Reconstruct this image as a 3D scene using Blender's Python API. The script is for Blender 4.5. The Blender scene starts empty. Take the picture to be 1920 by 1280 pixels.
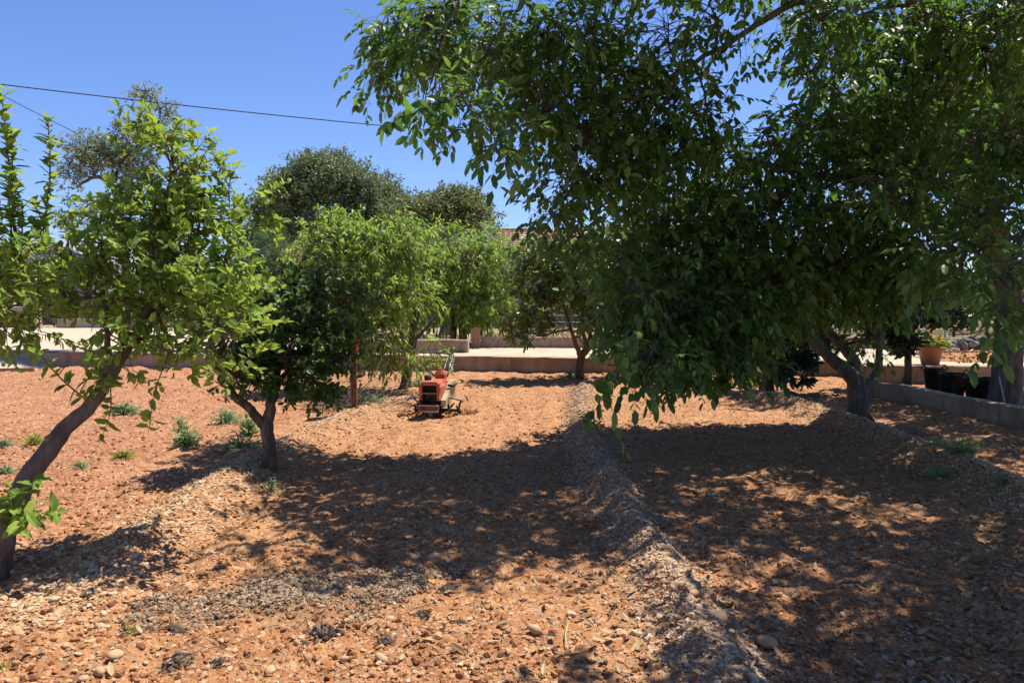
import bpy, math
import numpy as np
from mathutils import Vector

# ------------------------------------------------------------------ camera, world, sun, exposure
F = 1423.0
PITCH = math.atan(80 / F)
CAMZ = 1.6
scene = bpy.context.scene
COL = scene.collection
cam = bpy.data.cameras.new("camera")
cam.sensor_width = 36.0
cam.lens = 36.0 * F / 1920
cam.clip_start = 0.05
cam.clip_end = 2000
camo = bpy.data.objects.new("camera", cam)
COL.objects.link(camo)
camo.location = (0, 0, CAMZ)
camo.rotation_euler = (math.pi / 2 - PITCH, 0, 0)
scene.camera = camo

SUN = Vector((0.36, 0.27, 1.0)).normalized()
world = bpy.data.worlds.new("World")
scene.world = world
world.use_nodes = True
wn = world.node_tree
for n in list(wn.nodes):
    wn.nodes.remove(n)
sky = wn.nodes.new("ShaderNodeTexSky")
sky.sky_type = 'NISHITA'
sky.sun_disc = False
sky.sun_elevation = math.asin(SUN.z)
sky.sun_rotation = math.atan2(SUN.x, SUN.y)
sky.altitude = 0
sky.air_density = 1.0
sky.dust_density = 0.2
sky.ozone_density = 5.0
bg = wn.nodes.new("ShaderNodeBackground")
bg.inputs[1].default_value = 0.068
wo = wn.nodes.new("ShaderNodeOutputWorld")
tint = wn.nodes.new("ShaderNodeMix"); tint.data_type = 'RGBA'; tint.blend_type = 'MULTIPLY'; tint.inputs[0].default_value = 1.0
tint.inputs[7].default_value = (0.97, 1.06, 1.42, 1)
wn.links.new(sky.outputs[0], tint.inputs[6]); wn.links.new(tint.outputs[2], bg.inputs[0])
wn.links.new(bg.outputs[0], wo.inputs[0])
sl = bpy.data.lights.new("sun", 'SUN')
sl.energy = 5.0
sl.angle = math.radians(0.5)
sl.color = (1.0, 0.95, 0.86)
slo = bpy.data.objects.new("sun", sl)
slo.rotation_euler = SUN.to_track_quat('Z', 'Y').to_euler()
COL.objects.link(slo)
scene.view_settings.view_transform = 'Standard'
scene.view_settings.look = 'None'
scene.view_settings.exposure = 0.82
scene.view_settings.gamma = 1
scene.cycles.max_bounces = 7
scene.cycles.diffuse_bounces = 3
scene.cycles.glossy_bounces = 2
scene.cycles.transmission_bounces = 5

# ------------------------------------------------------------------ helpers
A = np.array
def norm(v):
    v = np.asarray(v, float)
    return v / np.maximum(np.linalg.norm(v, axis=-1, keepdims=True), 1e-9)
_c, _s = math.cos(PITCH), math.sin(PITCH)
def ray(px, py):
    b = (640 - py) / F
    return A([(px - 960) / F, _c + b * _s, -_s + b * _c])
def at(px, py, Y):
    d = ray(px, py)
    return A([0, 0, CAMZ]) + d * (Y / d[1])
def G(px, py, z=0.0):
    d = ray(px, py)
    return A([0, 0, CAMZ]) + d * ((z - CAMZ) / d[2])

def _hash(xi, yi, seed):
    h = (xi.astype(np.int64) * 374761393 + yi.astype(np.int64) * 668265263 + seed * 974634777) & 0xffffffff
    h = ((h ^ (h >> 13)) * 1274126177) & 0xffffffff
    h = (h ^ (h >> 16)) & 0xffffffff
    return h / 4294967295.0
def vn(x, y, seed=0):
    x = np.asarray(x, float); y = np.asarray(y, float)
    xi = np.floor(x); yi = np.floor(y)
    fx = x - xi; fy = y - yi
    fx = fx * fx * fx * (fx * (fx * 6 - 15) + 10); fy = fy * fy * fy * (fy * (fy * 6 - 15) + 10)
    a = _hash(xi, yi, seed); b = _hash(xi + 1, yi, seed); c = _hash(xi, yi + 1, seed); d = _hash(xi + 1, yi + 1, seed)
    return (a + (b - a) * fx) + ((c + (d - c) * fx) - (a + (b - a) * fx)) * fy
def fbm(x, y, seed=0, o=4):
    t = 0; amp = 0.5
    for i in range(o):
        c, s = math.cos(0.7 * i), math.sin(0.7 * i)
        t = t + amp * (vn(x * c - y * s, x * s + y * c, seed + i) - 0.5)
        x = x * 2.03; y = y * 2.03; amp *= 0.5
    return t

class Geo:
    def __init__(s):
        s.v = []; s.f3 = []; s.f4 = []; s.n = 0; s.m3 = []; s.m4 = []
    def add(s, v, f, mat=0):
        v = np.asarray(v, float).reshape(-1, 3); f = np.asarray(f, int)
        if len(f) == 0: return
        (s.f3 if f.shape[1] == 3 else s.f4).append(f + s.n)
        (s.m3 if f.shape[1] == 3 else s.m4).append(np.full(len(f), mat))
        s.v.append(v); s.n += len(v)
    def add2(s, v, f3, f4, mat=0):
        v = np.asarray(v, float).reshape(-1, 3)
        if len(f3): s.f3.append(np.asarray(f3, int) + s.n); s.m3.append(np.full(len(f3), mat))
        if len(f4): s.f4.append(np.asarray(f4, int) + s.n); s.m4.append(np.full(len(f4), mat))
        s.v.append(v); s.n += len(v)
    def build(s, name, mats, parent=None, smooth=False):
        me = bpy.data.meshes.new(name)
        V = np.concatenate(s.v)
        f3 = np.concatenate(s.f3) if s.f3 else np.zeros((0, 3), int)
        f4 = np.concatenate(s.f4) if s.f4 else np.zeros((0, 4), int)
        if parent is not None:
            V = V - np.array(parent.location)
        me.vertices.add(len(V)); me.vertices.foreach_set("co", V.astype(np.float32).ravel())
        me.loops.add(len(f3) * 3 + len(f4) * 4)
        me.loops.foreach_set("vertex_index", np.concatenate([f3.ravel(), f4.ravel()]).astype(np.int32))
        me.polygons.add(len(f3) + len(f4))
        st = np.concatenate([np.arange(len(f3)) * 3, len(f3) * 3 + np.arange(len(f4)) * 4])
        me.polygons.foreach_set("loop_start", st.astype(np.int32))
        if not isinstance(mats, (list, tuple)): mats = [mats]
        for m in mats: me.materials.append(m)
        mi = np.concatenate([np.concatenate(s.m3) if s.m3 else [], np.concatenate(s.m4) if s.m4 else []]).astype(np.int32)
        me.polygons.foreach_set("material_index", mi)
        me.polygons.foreach_set("use_smooth", np.full(len(mi), bool(smooth)))
        me.update(calc_edges=True)
        me.validate()
        o = bpy.data.objects.new(name, me)
        COL.objects.link(o)
        if parent is not None: o.parent = parent
        return o

def tag(o, label=None, cat=None, group=None, kind=None):
    if label: o['label'] = label
    if cat: o['category'] = cat
    if group: o['group'] = group
    if kind: o['kind'] = kind
    return o
def thing(name, loc, label, cat, group=None):
    o = bpy.data.objects.new(name, None)
    o.empty_display_size = 0.2
    COL.objects.link(o); o.location = [float(q) for q in loc]
    return tag(o, label, cat, group)

def tube(g, P, R, n=8, mat=0, rough=0.0, cap=True, seed=0):
    """tapered tube through points P with radii R"""
    P = np.asarray(P, float); R = np.broadcast_to(np.asarray(R, float), (len(P),))
    T = norm(np.gradient(P, axis=0))
    u = np.cross(T[0], [0.3, 0.1, 1.0]) if abs(T[0][2]) < 0.9 else np.cross(T[0], [1, 0.2, 0])
    u = norm(u)
    rows = []
    rg = np.random.default_rng(seed + 5)
    ph = rg.uniform(0, 6.28, 3)
    a = np.arange(n) * 2 * np.pi / n
    for i in range(len(P)):
        u = norm(u - T[i] * np.dot(u, T[i]))
        w = np.cross(T[i], u)
        rr = R[i] * (1 + rough * (0.5 * np.sin(2 * a + ph[0] + i * .35) + 0.4 * np.sin(3 * a + ph[1] - i * .5) + rg.uniform(-.5, .5, n)))
        rows.append(P[i] + np.outer(np.cos(a) * rr, u) + np.outer(np.sin(a) * rr, w))
    V = np.concatenate(rows)
    i, j = np.meshgrid(np.arange(len(P) - 1), np.arange(n), indexing='ij')
    i = i.ravel(); j = j.ravel(); k = (j + 1) % n
    f4 = np.stack([i * n + j, i * n + k, (i + 1) * n + k, (i + 1) * n + j], 1)
    f3 = []
    if cap:
        V = np.concatenate([V, [P[0]], [P[-1] + T[-1] * R[-1] * .4]])
        b0 = len(P) * n
        for q in range(n):
            f3.append((b0, (q + 1) % n, q)); f3.append((b0 + 1, (len(P) - 1) * n + q, (len(P) - 1) * n + (q + 1) % n))
    g.add2(V, f3, f4, mat)

def smoothpath(P, k=5, jit=0.0, seed=0):
    """Catmull-Rom through rows of P (any number of columns)"""
    P = np.asarray(P, float)
    Q = np.vstack([2 * P[0] - P[1], P, 2 * P[-1] - P[-2]])
    out = []
    for i in range(1, len(Q) - 2):
        for t in np.arange(k) / k:
            out.append(0.5 * ((2 * Q[i]) + (-Q[i - 1] + Q[i + 1]) * t + (2 * Q[i - 1] - 5 * Q[i] + 4 * Q[i + 1] - Q[i + 2]) * t * t + (-Q[i - 1] + 3 * Q[i] - 3 * Q[i + 1] + Q[i + 2]) * t ** 3))
    out.append(Q[-2])
    out = A(out)
    if jit:
        rg = np.random.default_rng(seed)
        out[1:-1, :3] += rg.normal(0, jit, out[1:-1, :3].shape)
    return out

def twigs(g, P0, P1, r0, r1, sag=0.0, mat=0):
    """many thin three-sided twigs at once, each bent at its middle"""
    N = len(P0)
    if N == 0: return
    P0 = np.asarray(P0, float); P1 = np.asarray(P1, float)
    M = (P0 + P1) / 2; M[:, 2] += sag * np.linalg.norm(P1 - P0, axis=1)
    D = norm(P1 - P0)
    u = norm(np.cross(D, A([0.21, 0.13, 0.97]))); w = np.cross(D, u)
    r0 = np.broadcast_to(r0, (N,)); r1 = np.broadcast_to(r1, (N,))
    rows = []
    for C, r in ((P0, r0), (M, (r0 + r1) / 2), (P1, r1)):
        for k in range(3):
            an = k * 2.0944
            rows.append(C + (u * math.cos(an) + w * math.sin(an)) * r[:, None])
    V = np.stack(rows, 1).reshape(-1, 3)
    b = (np.arange(N) * 9)[:, None]
    fs = []
    for s in (0, 3):
        for k in range(3):
            k2 = (k + 1) % 3
            fs.append(b + A([[s + k, s + k2, s + 3 + k2, s + 3 + k]]))
    g.add(V, np.concatenate(fs), mat)

def leaves(g, P, D, U, L, W, detail=1, fold=0.25, droop=0.15, mat=0, wide=0.45):
    """leaf blades: P base, D direction, U face normal, L length, W width"""
    N = len(P)
    if N == 0: return
    P = np.asarray(P, float); d = norm(D); s = norm(np.cross(U, d)); n = np.cross(d, s)
    L = np.broadcast_to(L, (N,))[:, None]; W = np.broadcast_to(W, (N,))[:, None] * 0.5
    def pt(u, v):
        return P + d * (u * L) + s * (v * W) + n * (fold * abs(v) * W - droop * u * u * L)
    if detail == 0:
        V = np.stack([pt(0, 0), pt(wide, -1), pt(1, 0), pt(wide, 1)], 1).reshape(-1, 3)
        b = (np.arange(N) * 4)[:, None]
        g.add(V, np.concatenate([b + A([[0, 1, 2]]), b + A([[0, 2, 3]])]), mat)
    else:
        a, c = wide - 0.18, wide + 0.27
        V = np.stack([pt(0, 0), pt(a, -.93), pt(a, 0), pt(a, .93), pt(c, -.78), pt(c, 0), pt(c, .78), pt(1, 0)], 1).reshape(-1, 3)
        b = (np.arange(N) * 8)[:, None]
        g.add2(V, np.concatenate([b + A([[0, 1, 2]]), b + A([[0, 2, 3]]), b + A([[4, 7, 5]]), b + A([[5, 7, 6]])]),
               np.concatenate([b + A([[1, 4, 5, 2]]), b + A([[2, 5, 6, 3]])]), mat)

def box(g, lo, hi, mat=0, M=None, bev=0.0):
    x0, y0, z0 = lo; x1, y1, z1 = hi
    if bev > 0:
        b = bev
        ring = lambda i: [(x0 + i, y0 + b), (x0 + b, y0 + i), (x1 - b, y0 + i), (x1 - i, y0 + b), (x1 - i, y1 - b), (x1 - b, y1 - i), (x0 + b, y1 - i), (x0 + i, y1 - b)]
        V = [(x, y, z0) for x, y in ring(b * .5)] + [(x, y, z0 + b) for x, y in ring(0)] + [(x, y, z1 - b) for x, y in ring(0)] + [(x, y, z1) for x, y in ring(b * .5)]
        V = A(V, dtype=float); n = 8
        f4 = [(i * n + j, i * n + (j + 1) % n, (i + 1) * n + (j + 1) % n, (i + 1) * n + j) for i in range(3) for j in range(n)]
        V = np.concatenate([V, [[(x0 + x1) / 2, (y0 + y1) / 2, z0], [(x0 + x1) / 2, (y0 + y1) / 2, z1]]])
        f3 = [(32, (j + 1) % n, j) for j in range(n)] + [(33, 24 + j, 24 + (j + 1) % n) for j in range(n)]
        if M is not None: V = M(V)
        g.add2(V, f3, f4, mat); return
    V = A([(x0, y0, z0), (x1, y0, z0), (x1, y1, z0), (x0, y1, z0), (x0, y0, z1), (x1, y0, z1), (x1, y1, z1), (x0, y1, z1)], dtype=float)
    if M is not None: V = M(V)
    g.add(V, [(0, 3, 2, 1), (4, 5, 6, 7), (0, 1, 5, 4), (1, 2, 6, 5), (2, 3, 7, 6), (3, 0, 4, 7)], mat)

def lathe(g, prof, c, n=28, mat=0, closed=False):
    prof = A(prof, dtype=float); a = np.arange(n) * 2 * np.pi / n
    V = np.stack([np.outer(prof[:, 0], np.cos(a)) + c[0], np.outer(prof[:, 0], np.sin(a)) + c[1], np.repeat(prof[:, 1:2], n, 1) + c[2]], -1).reshape(-1, 3)
    m = len(prof)
    f = [(i * n + j, i * n + (j + 1) % n, (i + 1) * n + (j + 1) % n, (i + 1) * n + j) for i in range(m - 1) for j in range(n)]
    g.add(V, f, mat)

def rotz(o, ang):
    c, s = math.cos(ang), math.sin(ang)
    o = A(o, dtype=float)
    def M(V):
        V = np.asarray(V, float)
        return np.stack([V[:, 0] * c - V[:, 1] * s, V[:, 0] * s + V[:, 1] * c, V[:, 2]], 1) + o
    return M

# ------------------------------------------------------------------ materials
class NT:
    def __init__(s, name):
        s.m = bpy.data.materials.new(name); s.m.use_nodes = True
        s.t = s.m.node_tree
        for n in list(s.t.nodes): s.t.nodes.remove(n)
        s.out = s.t.nodes.new("ShaderNodeOutputMaterial")
    def n(s, typ, **k):
        nd = s.t.nodes.new("ShaderNode" + typ)
        for a, b in k.items():
            if a.startswith('_'): setattr(nd, a[1:], b)
        return nd
    def l(s, a, b): s.t.links.new(a, b)
    def noise(s, scale, detail=4, rough=0.55, vec=None, dist=0.0):
        nd = s.n("TexNoise"); nd.inputs['Scale'].default_value = scale; nd.inputs['Detail'].default_value = detail
        nd.inputs['Roughness'].default_value = rough; nd.inputs['Distortion'].default_value = dist
        if vec is not None: s.l(vec, nd.inputs['Vector'])
        return nd.outputs[0]
    def pos(s):
        return s.n("NewGeometry").outputs['Position']
    def mapp(s, vec, sc):
        m = s.n("Mapping"); m.inputs['Scale'].default_value = sc; s.l(vec, m.inputs['Vector']); return m.outputs[0]
    def ramp(s, fac, stops):
        r = s.n("ValToRGB"); e = r.color_ramp.elements
        while len(e) < len(stops): e.new(0.5)
        for q, (p, c) in zip(e, stops):
            q.position = p; q.color = (c[0], c[1], c[2], 1) if not isinstance(c, float) else (c, c, c, 1)
        s.l(fac, r.inputs[0]); return r.outputs[0]
    def mix(s, fac, a, b, typ='MIX'):
        m = s.n("Mix"); m.data_type = 'RGBA'; m.blend_type = typ
        for v, i in ((fac, 0), (a, 6), (b, 7)):
            if isinstance(v, (int, float)): m.inputs[i].default_value = v
            elif isinstance(v, tuple): m.inputs[i].default_value = (v[0], v[1], v[2], 1)
            else: s.l(v, m.inputs[i])
        return m.outputs[2]
    def half(s, v):
        m = s.n("Math"); m.operation = 'MULTIPLY'; m.inputs[1].default_value = .5; s.l(v, m.inputs[0]); return m.outputs[0]
    def bump(s, h, st, dist=0.02):
        b = s.n("Bump"); b.inputs['Strength'].default_value = st; b.inputs['Distance'].default_value = dist
        s.l(h, b.inputs['Height']); return b.outputs[0]
    def pbr(s, col, rough=0.8, bump=None, metal=0.0, spec=0.3, k=0.72):
        if k != 1:
            col = tuple(q * k for q in col) if isinstance(col, tuple) else s.mix(1.0, col, (k, k, k), 'MULTIPLY')
        p = s.n("BsdfPrincipled")
        if isinstance(col, tuple): p.inputs['Base Color'].default_value = (col[0], col[1], col[2], 1)
        else: s.l(col, p.inputs['Base Color'])
        if isinstance(rough, (int, float)): p.inputs['Roughness'].default_value = rough
        else: s.l(rough, p.inputs['Roughness'])
        p.inputs['Metallic'].default_value = metal
        p.inputs['Specular IOR Level'].default_value = spec
        if bump is not None: s.l(bump, p.inputs['Normal'])
        return p.outputs[0]
    def done(s, sh):
        s.l(sh, s.out.inputs[0]); return s.m

def simple(name, c1, c2, scale=8, rough=0.8, bst=0.3, metal=0.0, spec=0.3, detail=5, lo=.35, hi=.65, bd=0.01):
    t = NT(name); p = t.pos(); n1 = t.noise(scale, detail, 0.6, p)
    col = t.ramp(n1, [(lo, c1), (hi, c2)])
    return t.done(t.pbr(col, rough, t.bump(t.noise(scale * 4, 4, .6, p), bst, bd), metal, spec))

def leafmat(name, cols, trans=(0.30, 0.42, 0.05), tf=0.42, rough=0.38, spec=0.45):
    t = NT(name); g = t.n("NewGeometry")
    isl = g.outputs['Random Per Island']
    stops = [(i / max(1, len(cols) - 1), c) for i, c in enumerate(cols)]
    col = t.ramp(isl, stops)
    big = t.noise(1.3, 2, .5, g.outputs['Position'])
    col = t.mix(t.ramp(big, [(.4, 0.0), (.75, 0.5)]), col, cols[-2])
    back = t.mix(0.20, col, (0.32, 0.42, 0.28))
    c2 = t.mix(g.outputs['Backfacing'], col, back)
    p = t.pbr(c2, rough, None, 0, spec, 1)
    tr = t.n("BsdfTranslucent")
    t.l(t.mix(0.45, col, trans), tr.inputs[0])
    m = t.n("MixShader"); m.inputs[0].default_value = tf
    t.l(p, m.inputs[1]); t.l(tr.outputs[0], m.inputs[2])
    return t.done(m.outputs[0])

def barkmat(name, c1, c2, c3):
    t = NT(name); p = t.pos()
    v = t.mapp(p, (9, 9, 1.6))
    n1 = t.noise(2.2, 6, .65, v, 0.6)
    n2 = t.noise(2.0, 3, .5, p)
    col = t.ramp(n1, [(.3, c1), (.55, c2), (.75, c3)])
    col = t.mix(t.ramp(n2, [(.45, 0.0), (.7, .55)]), col, c3)
    return t.done(t.pbr(col, .9, t.bump(t.mix(.35, n1, t.noise(60, 3, .6, p)), 1.0, .035), 0, .15))

def soilmat():
    t = NT("orange_soil"); p = t.pos()
    n1 = t.noise(1.1, 5, .6, p); n2 = t.noise(9, 6, .65, p); n3 = t.noise(70, 4, .6, p)
    col = t.ramp(n2, [(.25, (.24, .095, .038)), (.43, (.42, .185, .072)), (.60, (.53, .255, .105)), (.78, (.64, .37, .19))])
    sx = t.n("SeparateXYZ"); t.l(p, sx.inputs[0])
    # the rows left of the trees are redder earth
    mr = t.n("MapRange"); mr.inputs[1].default_value = -2.2; mr.inputs[2].default_value = -4.0
    t.l(sx.outputs[0], mr.inputs[0])
    col = t.mix(mr.outputs[0], col, t.ramp(n2, [(.25, (.24, .085, .042)), (.5, (.42, .17, .082)), (.75, (.54, .27, .145))]))
    col = t.mix(t.ramp(n1, [(.42, 0.0), (.68, .6)]), col, (.30, .12, .048))
    n4 = t.noise(2.6, 4, .6, p); col = t.mix(t.ramp(n4, [(.52, 0.0), (.72, .45)]), col, (.64, .36, .18))
    vr = t.n("TexVoronoi"); vr.inputs['Scale'].default_value = 48; t.l(p, vr.inputs['Vector'])
    col = t.mix(t.ramp(n3, [(.5, 0.0), (.75, .45)]), col, (.66, .44, .27))
    sep = t.n("SeparateColor"); t.l(vr.outputs['Color'], sep.inputs[0])
    col = t.mix(t.ramp(sep.outputs[0], [(.62, 0.0), (.95, .6)]), col, (.68, .47, .30))
    col = t.mix(t.ramp(sep.outputs[1], [(.6, 0.0), (.95, .55)]), col, (.30, .13, .065))
    vp = t.n("Mapping"); vp.inputs['Location'].default_value = (1.12 * 1.25, -3.98 * 2.2, 0); vp.inputs['Scale'].default_value = (1.25, 2.2, 0); t.l(p, vp.inputs['Vector'])
    ln = t.n("VectorMath"); ln.operation = 'LENGTH'; t.l(vp.outputs[0], ln.inputs[0])
    ad = t.n("Math"); ad.operation = 'ADD'; t.l(ln.outputs['Value'], ad.inputs[0]); t.l(t.noise(5, 5, .65, p), ad.inputs[1])
    col = t.mix(t.ramp(t.half(ad.outputs[0]), [(.40, .7), (.72, 0.0)]), col, (.24, .155, .09))
    b = t.bump(t.mix(.45, n3, t.mix(.5, n2, vr.outputs['Distance'])), 1.0, .016)
    return t.done(t.pbr(col, .95, b, 0, .1))

def stonemat(name, a, b, c):
    t = NT(name); g = t.n("NewGeometry")
    col = t.ramp(g.outputs['Random Per Island'], [(0, a), (.5, b), (1, c)])
    n = t.noise(50, 4, .6, g.outputs['Position'])
    col = t.mix(t.ramp(n, [(.4, 0.0), (.7, .5)]), col, a)
    return t.done(t.pbr(col, .9, t.bump(n, .5, .004), 0, .15))

M = {}
M['soil'] = soilmat()
M['stone'] = stonemat("pale_stone", (.50, .26, .12), (.62, .38, .20), (.76, .56, .35))
M['ridge'] = stonemat("pale_shards", (.38, .23, .135), (.54, .37, .23), (.74, .56, .38))
M['ridge_p'] = stonemat("straw_pale_shards", (.52, .32, .17), (.66, .46, .27), (.82, .66, .44))
M['clod'] = stonemat("soil_clods", (.26, .10, .042), (.44, .195, .08), (.58, .30, .14))
M['litter'] = stonemat("dry_litter", (.12, .075, .05), (.27, .19, .13), (.48, .38, .28))
M['manure'] = stonemat("dry_manure", (.20, .125, .07), (.38, .26, .16), (.54, .41, .27))
M['dung'] = stonemat("dark_manure", (.07, .045, .032), (.16, .11, .075), (.32, .24, .17))
M['bark_w'] = barkmat("walnut_bark", (.06, .05, .042), (.16, .135, .115), (.26, .23, .20))
M['bark_l'] = barkmat("citrus_bark", (.08, .05, .036), (.22, .145, .105), (.40, .30, .23))
M['bark_p'] = barkmat("peach_bark", (.06, .05, .045), (.17, .14, .12), (.36, .32, .28))
M['bark_r'] = barkmat("reddish_bark", (.09, .05, .035), (.22, .13, .09), (.33, .22, .16))
M['twig'] = simple("green_twig", (.10, .09, .04), (.17, .14, .07), 6, .8, .2)
M['walnut'] = leafmat("walnut_leaf", [(.022, .06, .016), (.042, .105, .020), (.070, .145, .025), (.11, .19, .035), (.23, .29, .06)], (.24, .46, .04), .42, .45, .35)
M['citrus'] = leafmat("citrus_leaf", [(.07, .14, .025), (.14, .25, .035), (.23, .35, .045), (.38, .44, .08)], (.50, .60, .06), .46, .52, .3)
M['citrus_d'] = leafmat("dark_citrus_leaf", [(.022, .055, .015), (.035, .085, .018), (.055, .12, .022), (.12, .19, .035)], (.25, .38, .03), .36, .48, .3)
M['peach'] = leafmat("peach_leaf", [(.11, .20, .03), (.19, .30, .04), (.29, .39, .06), (.42, .48, .10)], (.34, .5, .05), .48, .42, .4)
M['loquat'] = leafmat("loquat_leaf", [(.04, .075, .02), (.075, .13, .03), (.15, .21, .05), (.30, .35, .09)], (.30, .36, .05), .32, .4, .4)
M['mango'] = leafmat("dark_shaded_leaf", [(.010, .022, .010), (.018, .038, .014), (.03, .055, .02)], (.10, .18, .03), .2, .35, .4)  # dark leaves, with the walnut's shade put into the colour as well
M['oak'] = leafmat("oak_leaf", [(.08, .115, .045), (.13, .18, .065), (.20, .25, .10), (.28, .33, .14)], (.16, .2, .06), .25, .5, .35)
M['olive2'] = leafmat("yellow_green_leaf", [(.07, .10, .03), (.13, .16, .05), (.21, .23, .07), (.28, .27, .10)], (.2, .25, .06), .3, .5, .3)
M['almond'] = leafmat("almond_leaf", [(.07, .11, .04), (.12, .17, .06), (.22, .25, .09), (.42, .38, .16)], (.3, .34, .1), .35, .5, .3)
M['feather'] = leafmat("feathery_leaf", [(.06, .12, .04), (.09, .16, .05), (.13, .21, .07)], (.2, .34, .08), .4, .6, .2)
M['weed'] = leafmat("weed_leaf", [(.14, .21, .09), (.24, .34, .15), (.36, .45, .22)], (.2, .34, .08), .35, .6, .2)
M['weed_b'] = leafmat("bluish_weed_leaf", [(.10, .17, .07), (.19, .29, .13), (.32, .42, .22)], (.15, .3, .12), .3, .6, .2)
M['weed_y'] = leafmat("yellow_weed_leaf", [(.22, .27, .05), (.34, .36, .07), (.45, .42, .10)], (.4, .44, .06), .4, .6, .2)
M['fallen'] = leafmat("fallen_leaf", [(.10, .06, .03), (.24, .15, .07), (.36, .26, .13), (.48, .38, .22)], (.3, .2, .08), .15, .7, .15)
M['dry'] = leafmat("dry_grass_blade", [(.36, .29, .14), (.50, .42, .22), (.62, .52, .30)], (.4, .34, .16), .3, .7, .1)
M['shrub'] = leafmat("far_leaf", [(.05, .075, .03), (.08, .11, .045), (.13, .15, .07)], (.15, .2, .06), .25, .6, .2)

# ------------------------------------------------------------------ ground
def ridge_x(k, y):
    if k == 0: return 0.80 + 0.012 * (y - 3) ** 1.0 + 0.08 * np.sin(y * .55) + 0.05 * np.maximum(y - 8, 0)
    if k == 1: return 4.12 + 0.06 * np.sin(y * .8 + 1)
    return -2.42 + 0.10 * np.sin(y * .6) + 0.06 * (y - 5)
RIDGE = [(1.0, 13.8, .145, .15), (1.5, 12.9, .16, .22), (3.6, 12.2, .12, .21)]   # y0, y1, height, sigma
def ridge_w(k, x, y):
    y0, y1, h, sg = RIDGE[k]
    e = np.clip((y - y0) / .9, 0, 1) * np.clip((y1 - y) / 1.2, 0, 1)
    d = (x - ridge_x(k, y) + 0.10 * fbm(x * 0 + 3, y * 1.3, 40 + k, 3)) / (sg * (1 + .5 * fbm(x * 0, y * .9, 50 + k, 2)))
    return e * np.exp(-d * d)
def H(x, y):
    x = np.asarray(x, float); y = np.asarray(y, float)
    r = sum(ridge_w(k, x, y) * RIDGE[k][2] for k in range(3))
    r = r * (1 + .5 * fbm(x * 2.1, y * 2.1, 7, 3))
    lane = .5 * (1 - np.clip(r / .05, 0, 1)) * np.clip(.5 + 2 * fbm(x * .5, y * .35, 15, 2), 0, 1)
    h = r + lane * .034 * np.sin(x * 17 + 3 * fbm(x * .8, y * .5, 16, 3) * 4) + .07 * fbm(x * .55, y * .55, 1, 3) + .055 * fbm(x * 3.2, y * 3.2, 2, 3)
    n = fbm(x * 11, y * 11, 3, 3)
    h = h + .036 * fbm(x * 6, y * 6, 5, 2) + .042 * n + .030 * (0.35 - np.abs(fbm(x * 26, y * 26, 4, 3)))
    # soil drawn up along the foot of the front wall
    wy = 16.3 - .148 * (x + 2)
    h = h + .05 * np.clip(1 - np.abs(wy - y) / .8, 0, 1)
    return h
def P0(x, y, dz=0.0):
    return A([x, y, float(H(A([x]), A([y]))[0]) + dz])

nu, nv = 960, 900
yy = 1.0 * (17.2 / 1.0) ** (np.arange(nv) / (nv - 1))
uu = np.linspace(-1, 1, nu)
Y2, U2 = np.meshgrid(yy, uu, indexing='ij')
X2 = U2 * (0.88 * Y2 + 1.6)
Y2 = np.minimum(Y2, 17.1 - 0.148 * (X2 + 2) + .02)
Z2 = H(X2, Y2)
g = Geo()
i, j = np.meshgrid(np.arange(nv - 1), np.arange(nu - 1), indexing='ij'); i = i.ravel(); j = j.ravel()
g.add(np.stack([X2, Y2, Z2], -1).reshape(-1, 3), np.stack([i * nu + j, i * nu + j + 1, (i + 1) * nu + j + 1, (i + 1) * nu + j], 1))
o = g.build("soil", M['soil'], smooth=True); tag(o, kind='structure')

M['field'] = simple("dry_field_earth", (.40, .27, .15), (.56, .43, .25), .6, .95, .4)
g = Geo()
g.add([(-500, -60, -.3), (500, -60, -.3), (500, 19.5, -.3), (-500, 19.5, -.3)], [(0, 1, 2, 3)])
xs = np.concatenate([np.linspace(-500, -40, 12), np.linspace(-38, 38, 60), np.linspace(40, 500, 12)])
ys = np.concatenate([[19.5], np.geomspace(20, 600, 60)])
Yf, Xf = np.meshgrid(ys, xs, indexing='ij')
Zf = .33 + .25 * fbm(Xf * .2, Yf * .2, 9, 3) * np.clip((Yf - 20) / 10, 0, 1); Zf[0] = -.3
i, j = np.meshgrid(np.arange(len(ys) - 1), np.arange(len(xs) - 1), indexing='ij'); i = i.ravel(); j = j.ravel(); n_ = len(xs)
g.add(np.stack([Xf, Yf, Zf], -1).reshape(-1, 3), np.stack([i * n_ + j, i * n_ + j + 1, (i + 1) * n_ + j + 1, (i + 1) * n_ + j], 1))
o = g.build("ground", M['field'], smooth=True); tag(o, kind='structure')

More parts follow.
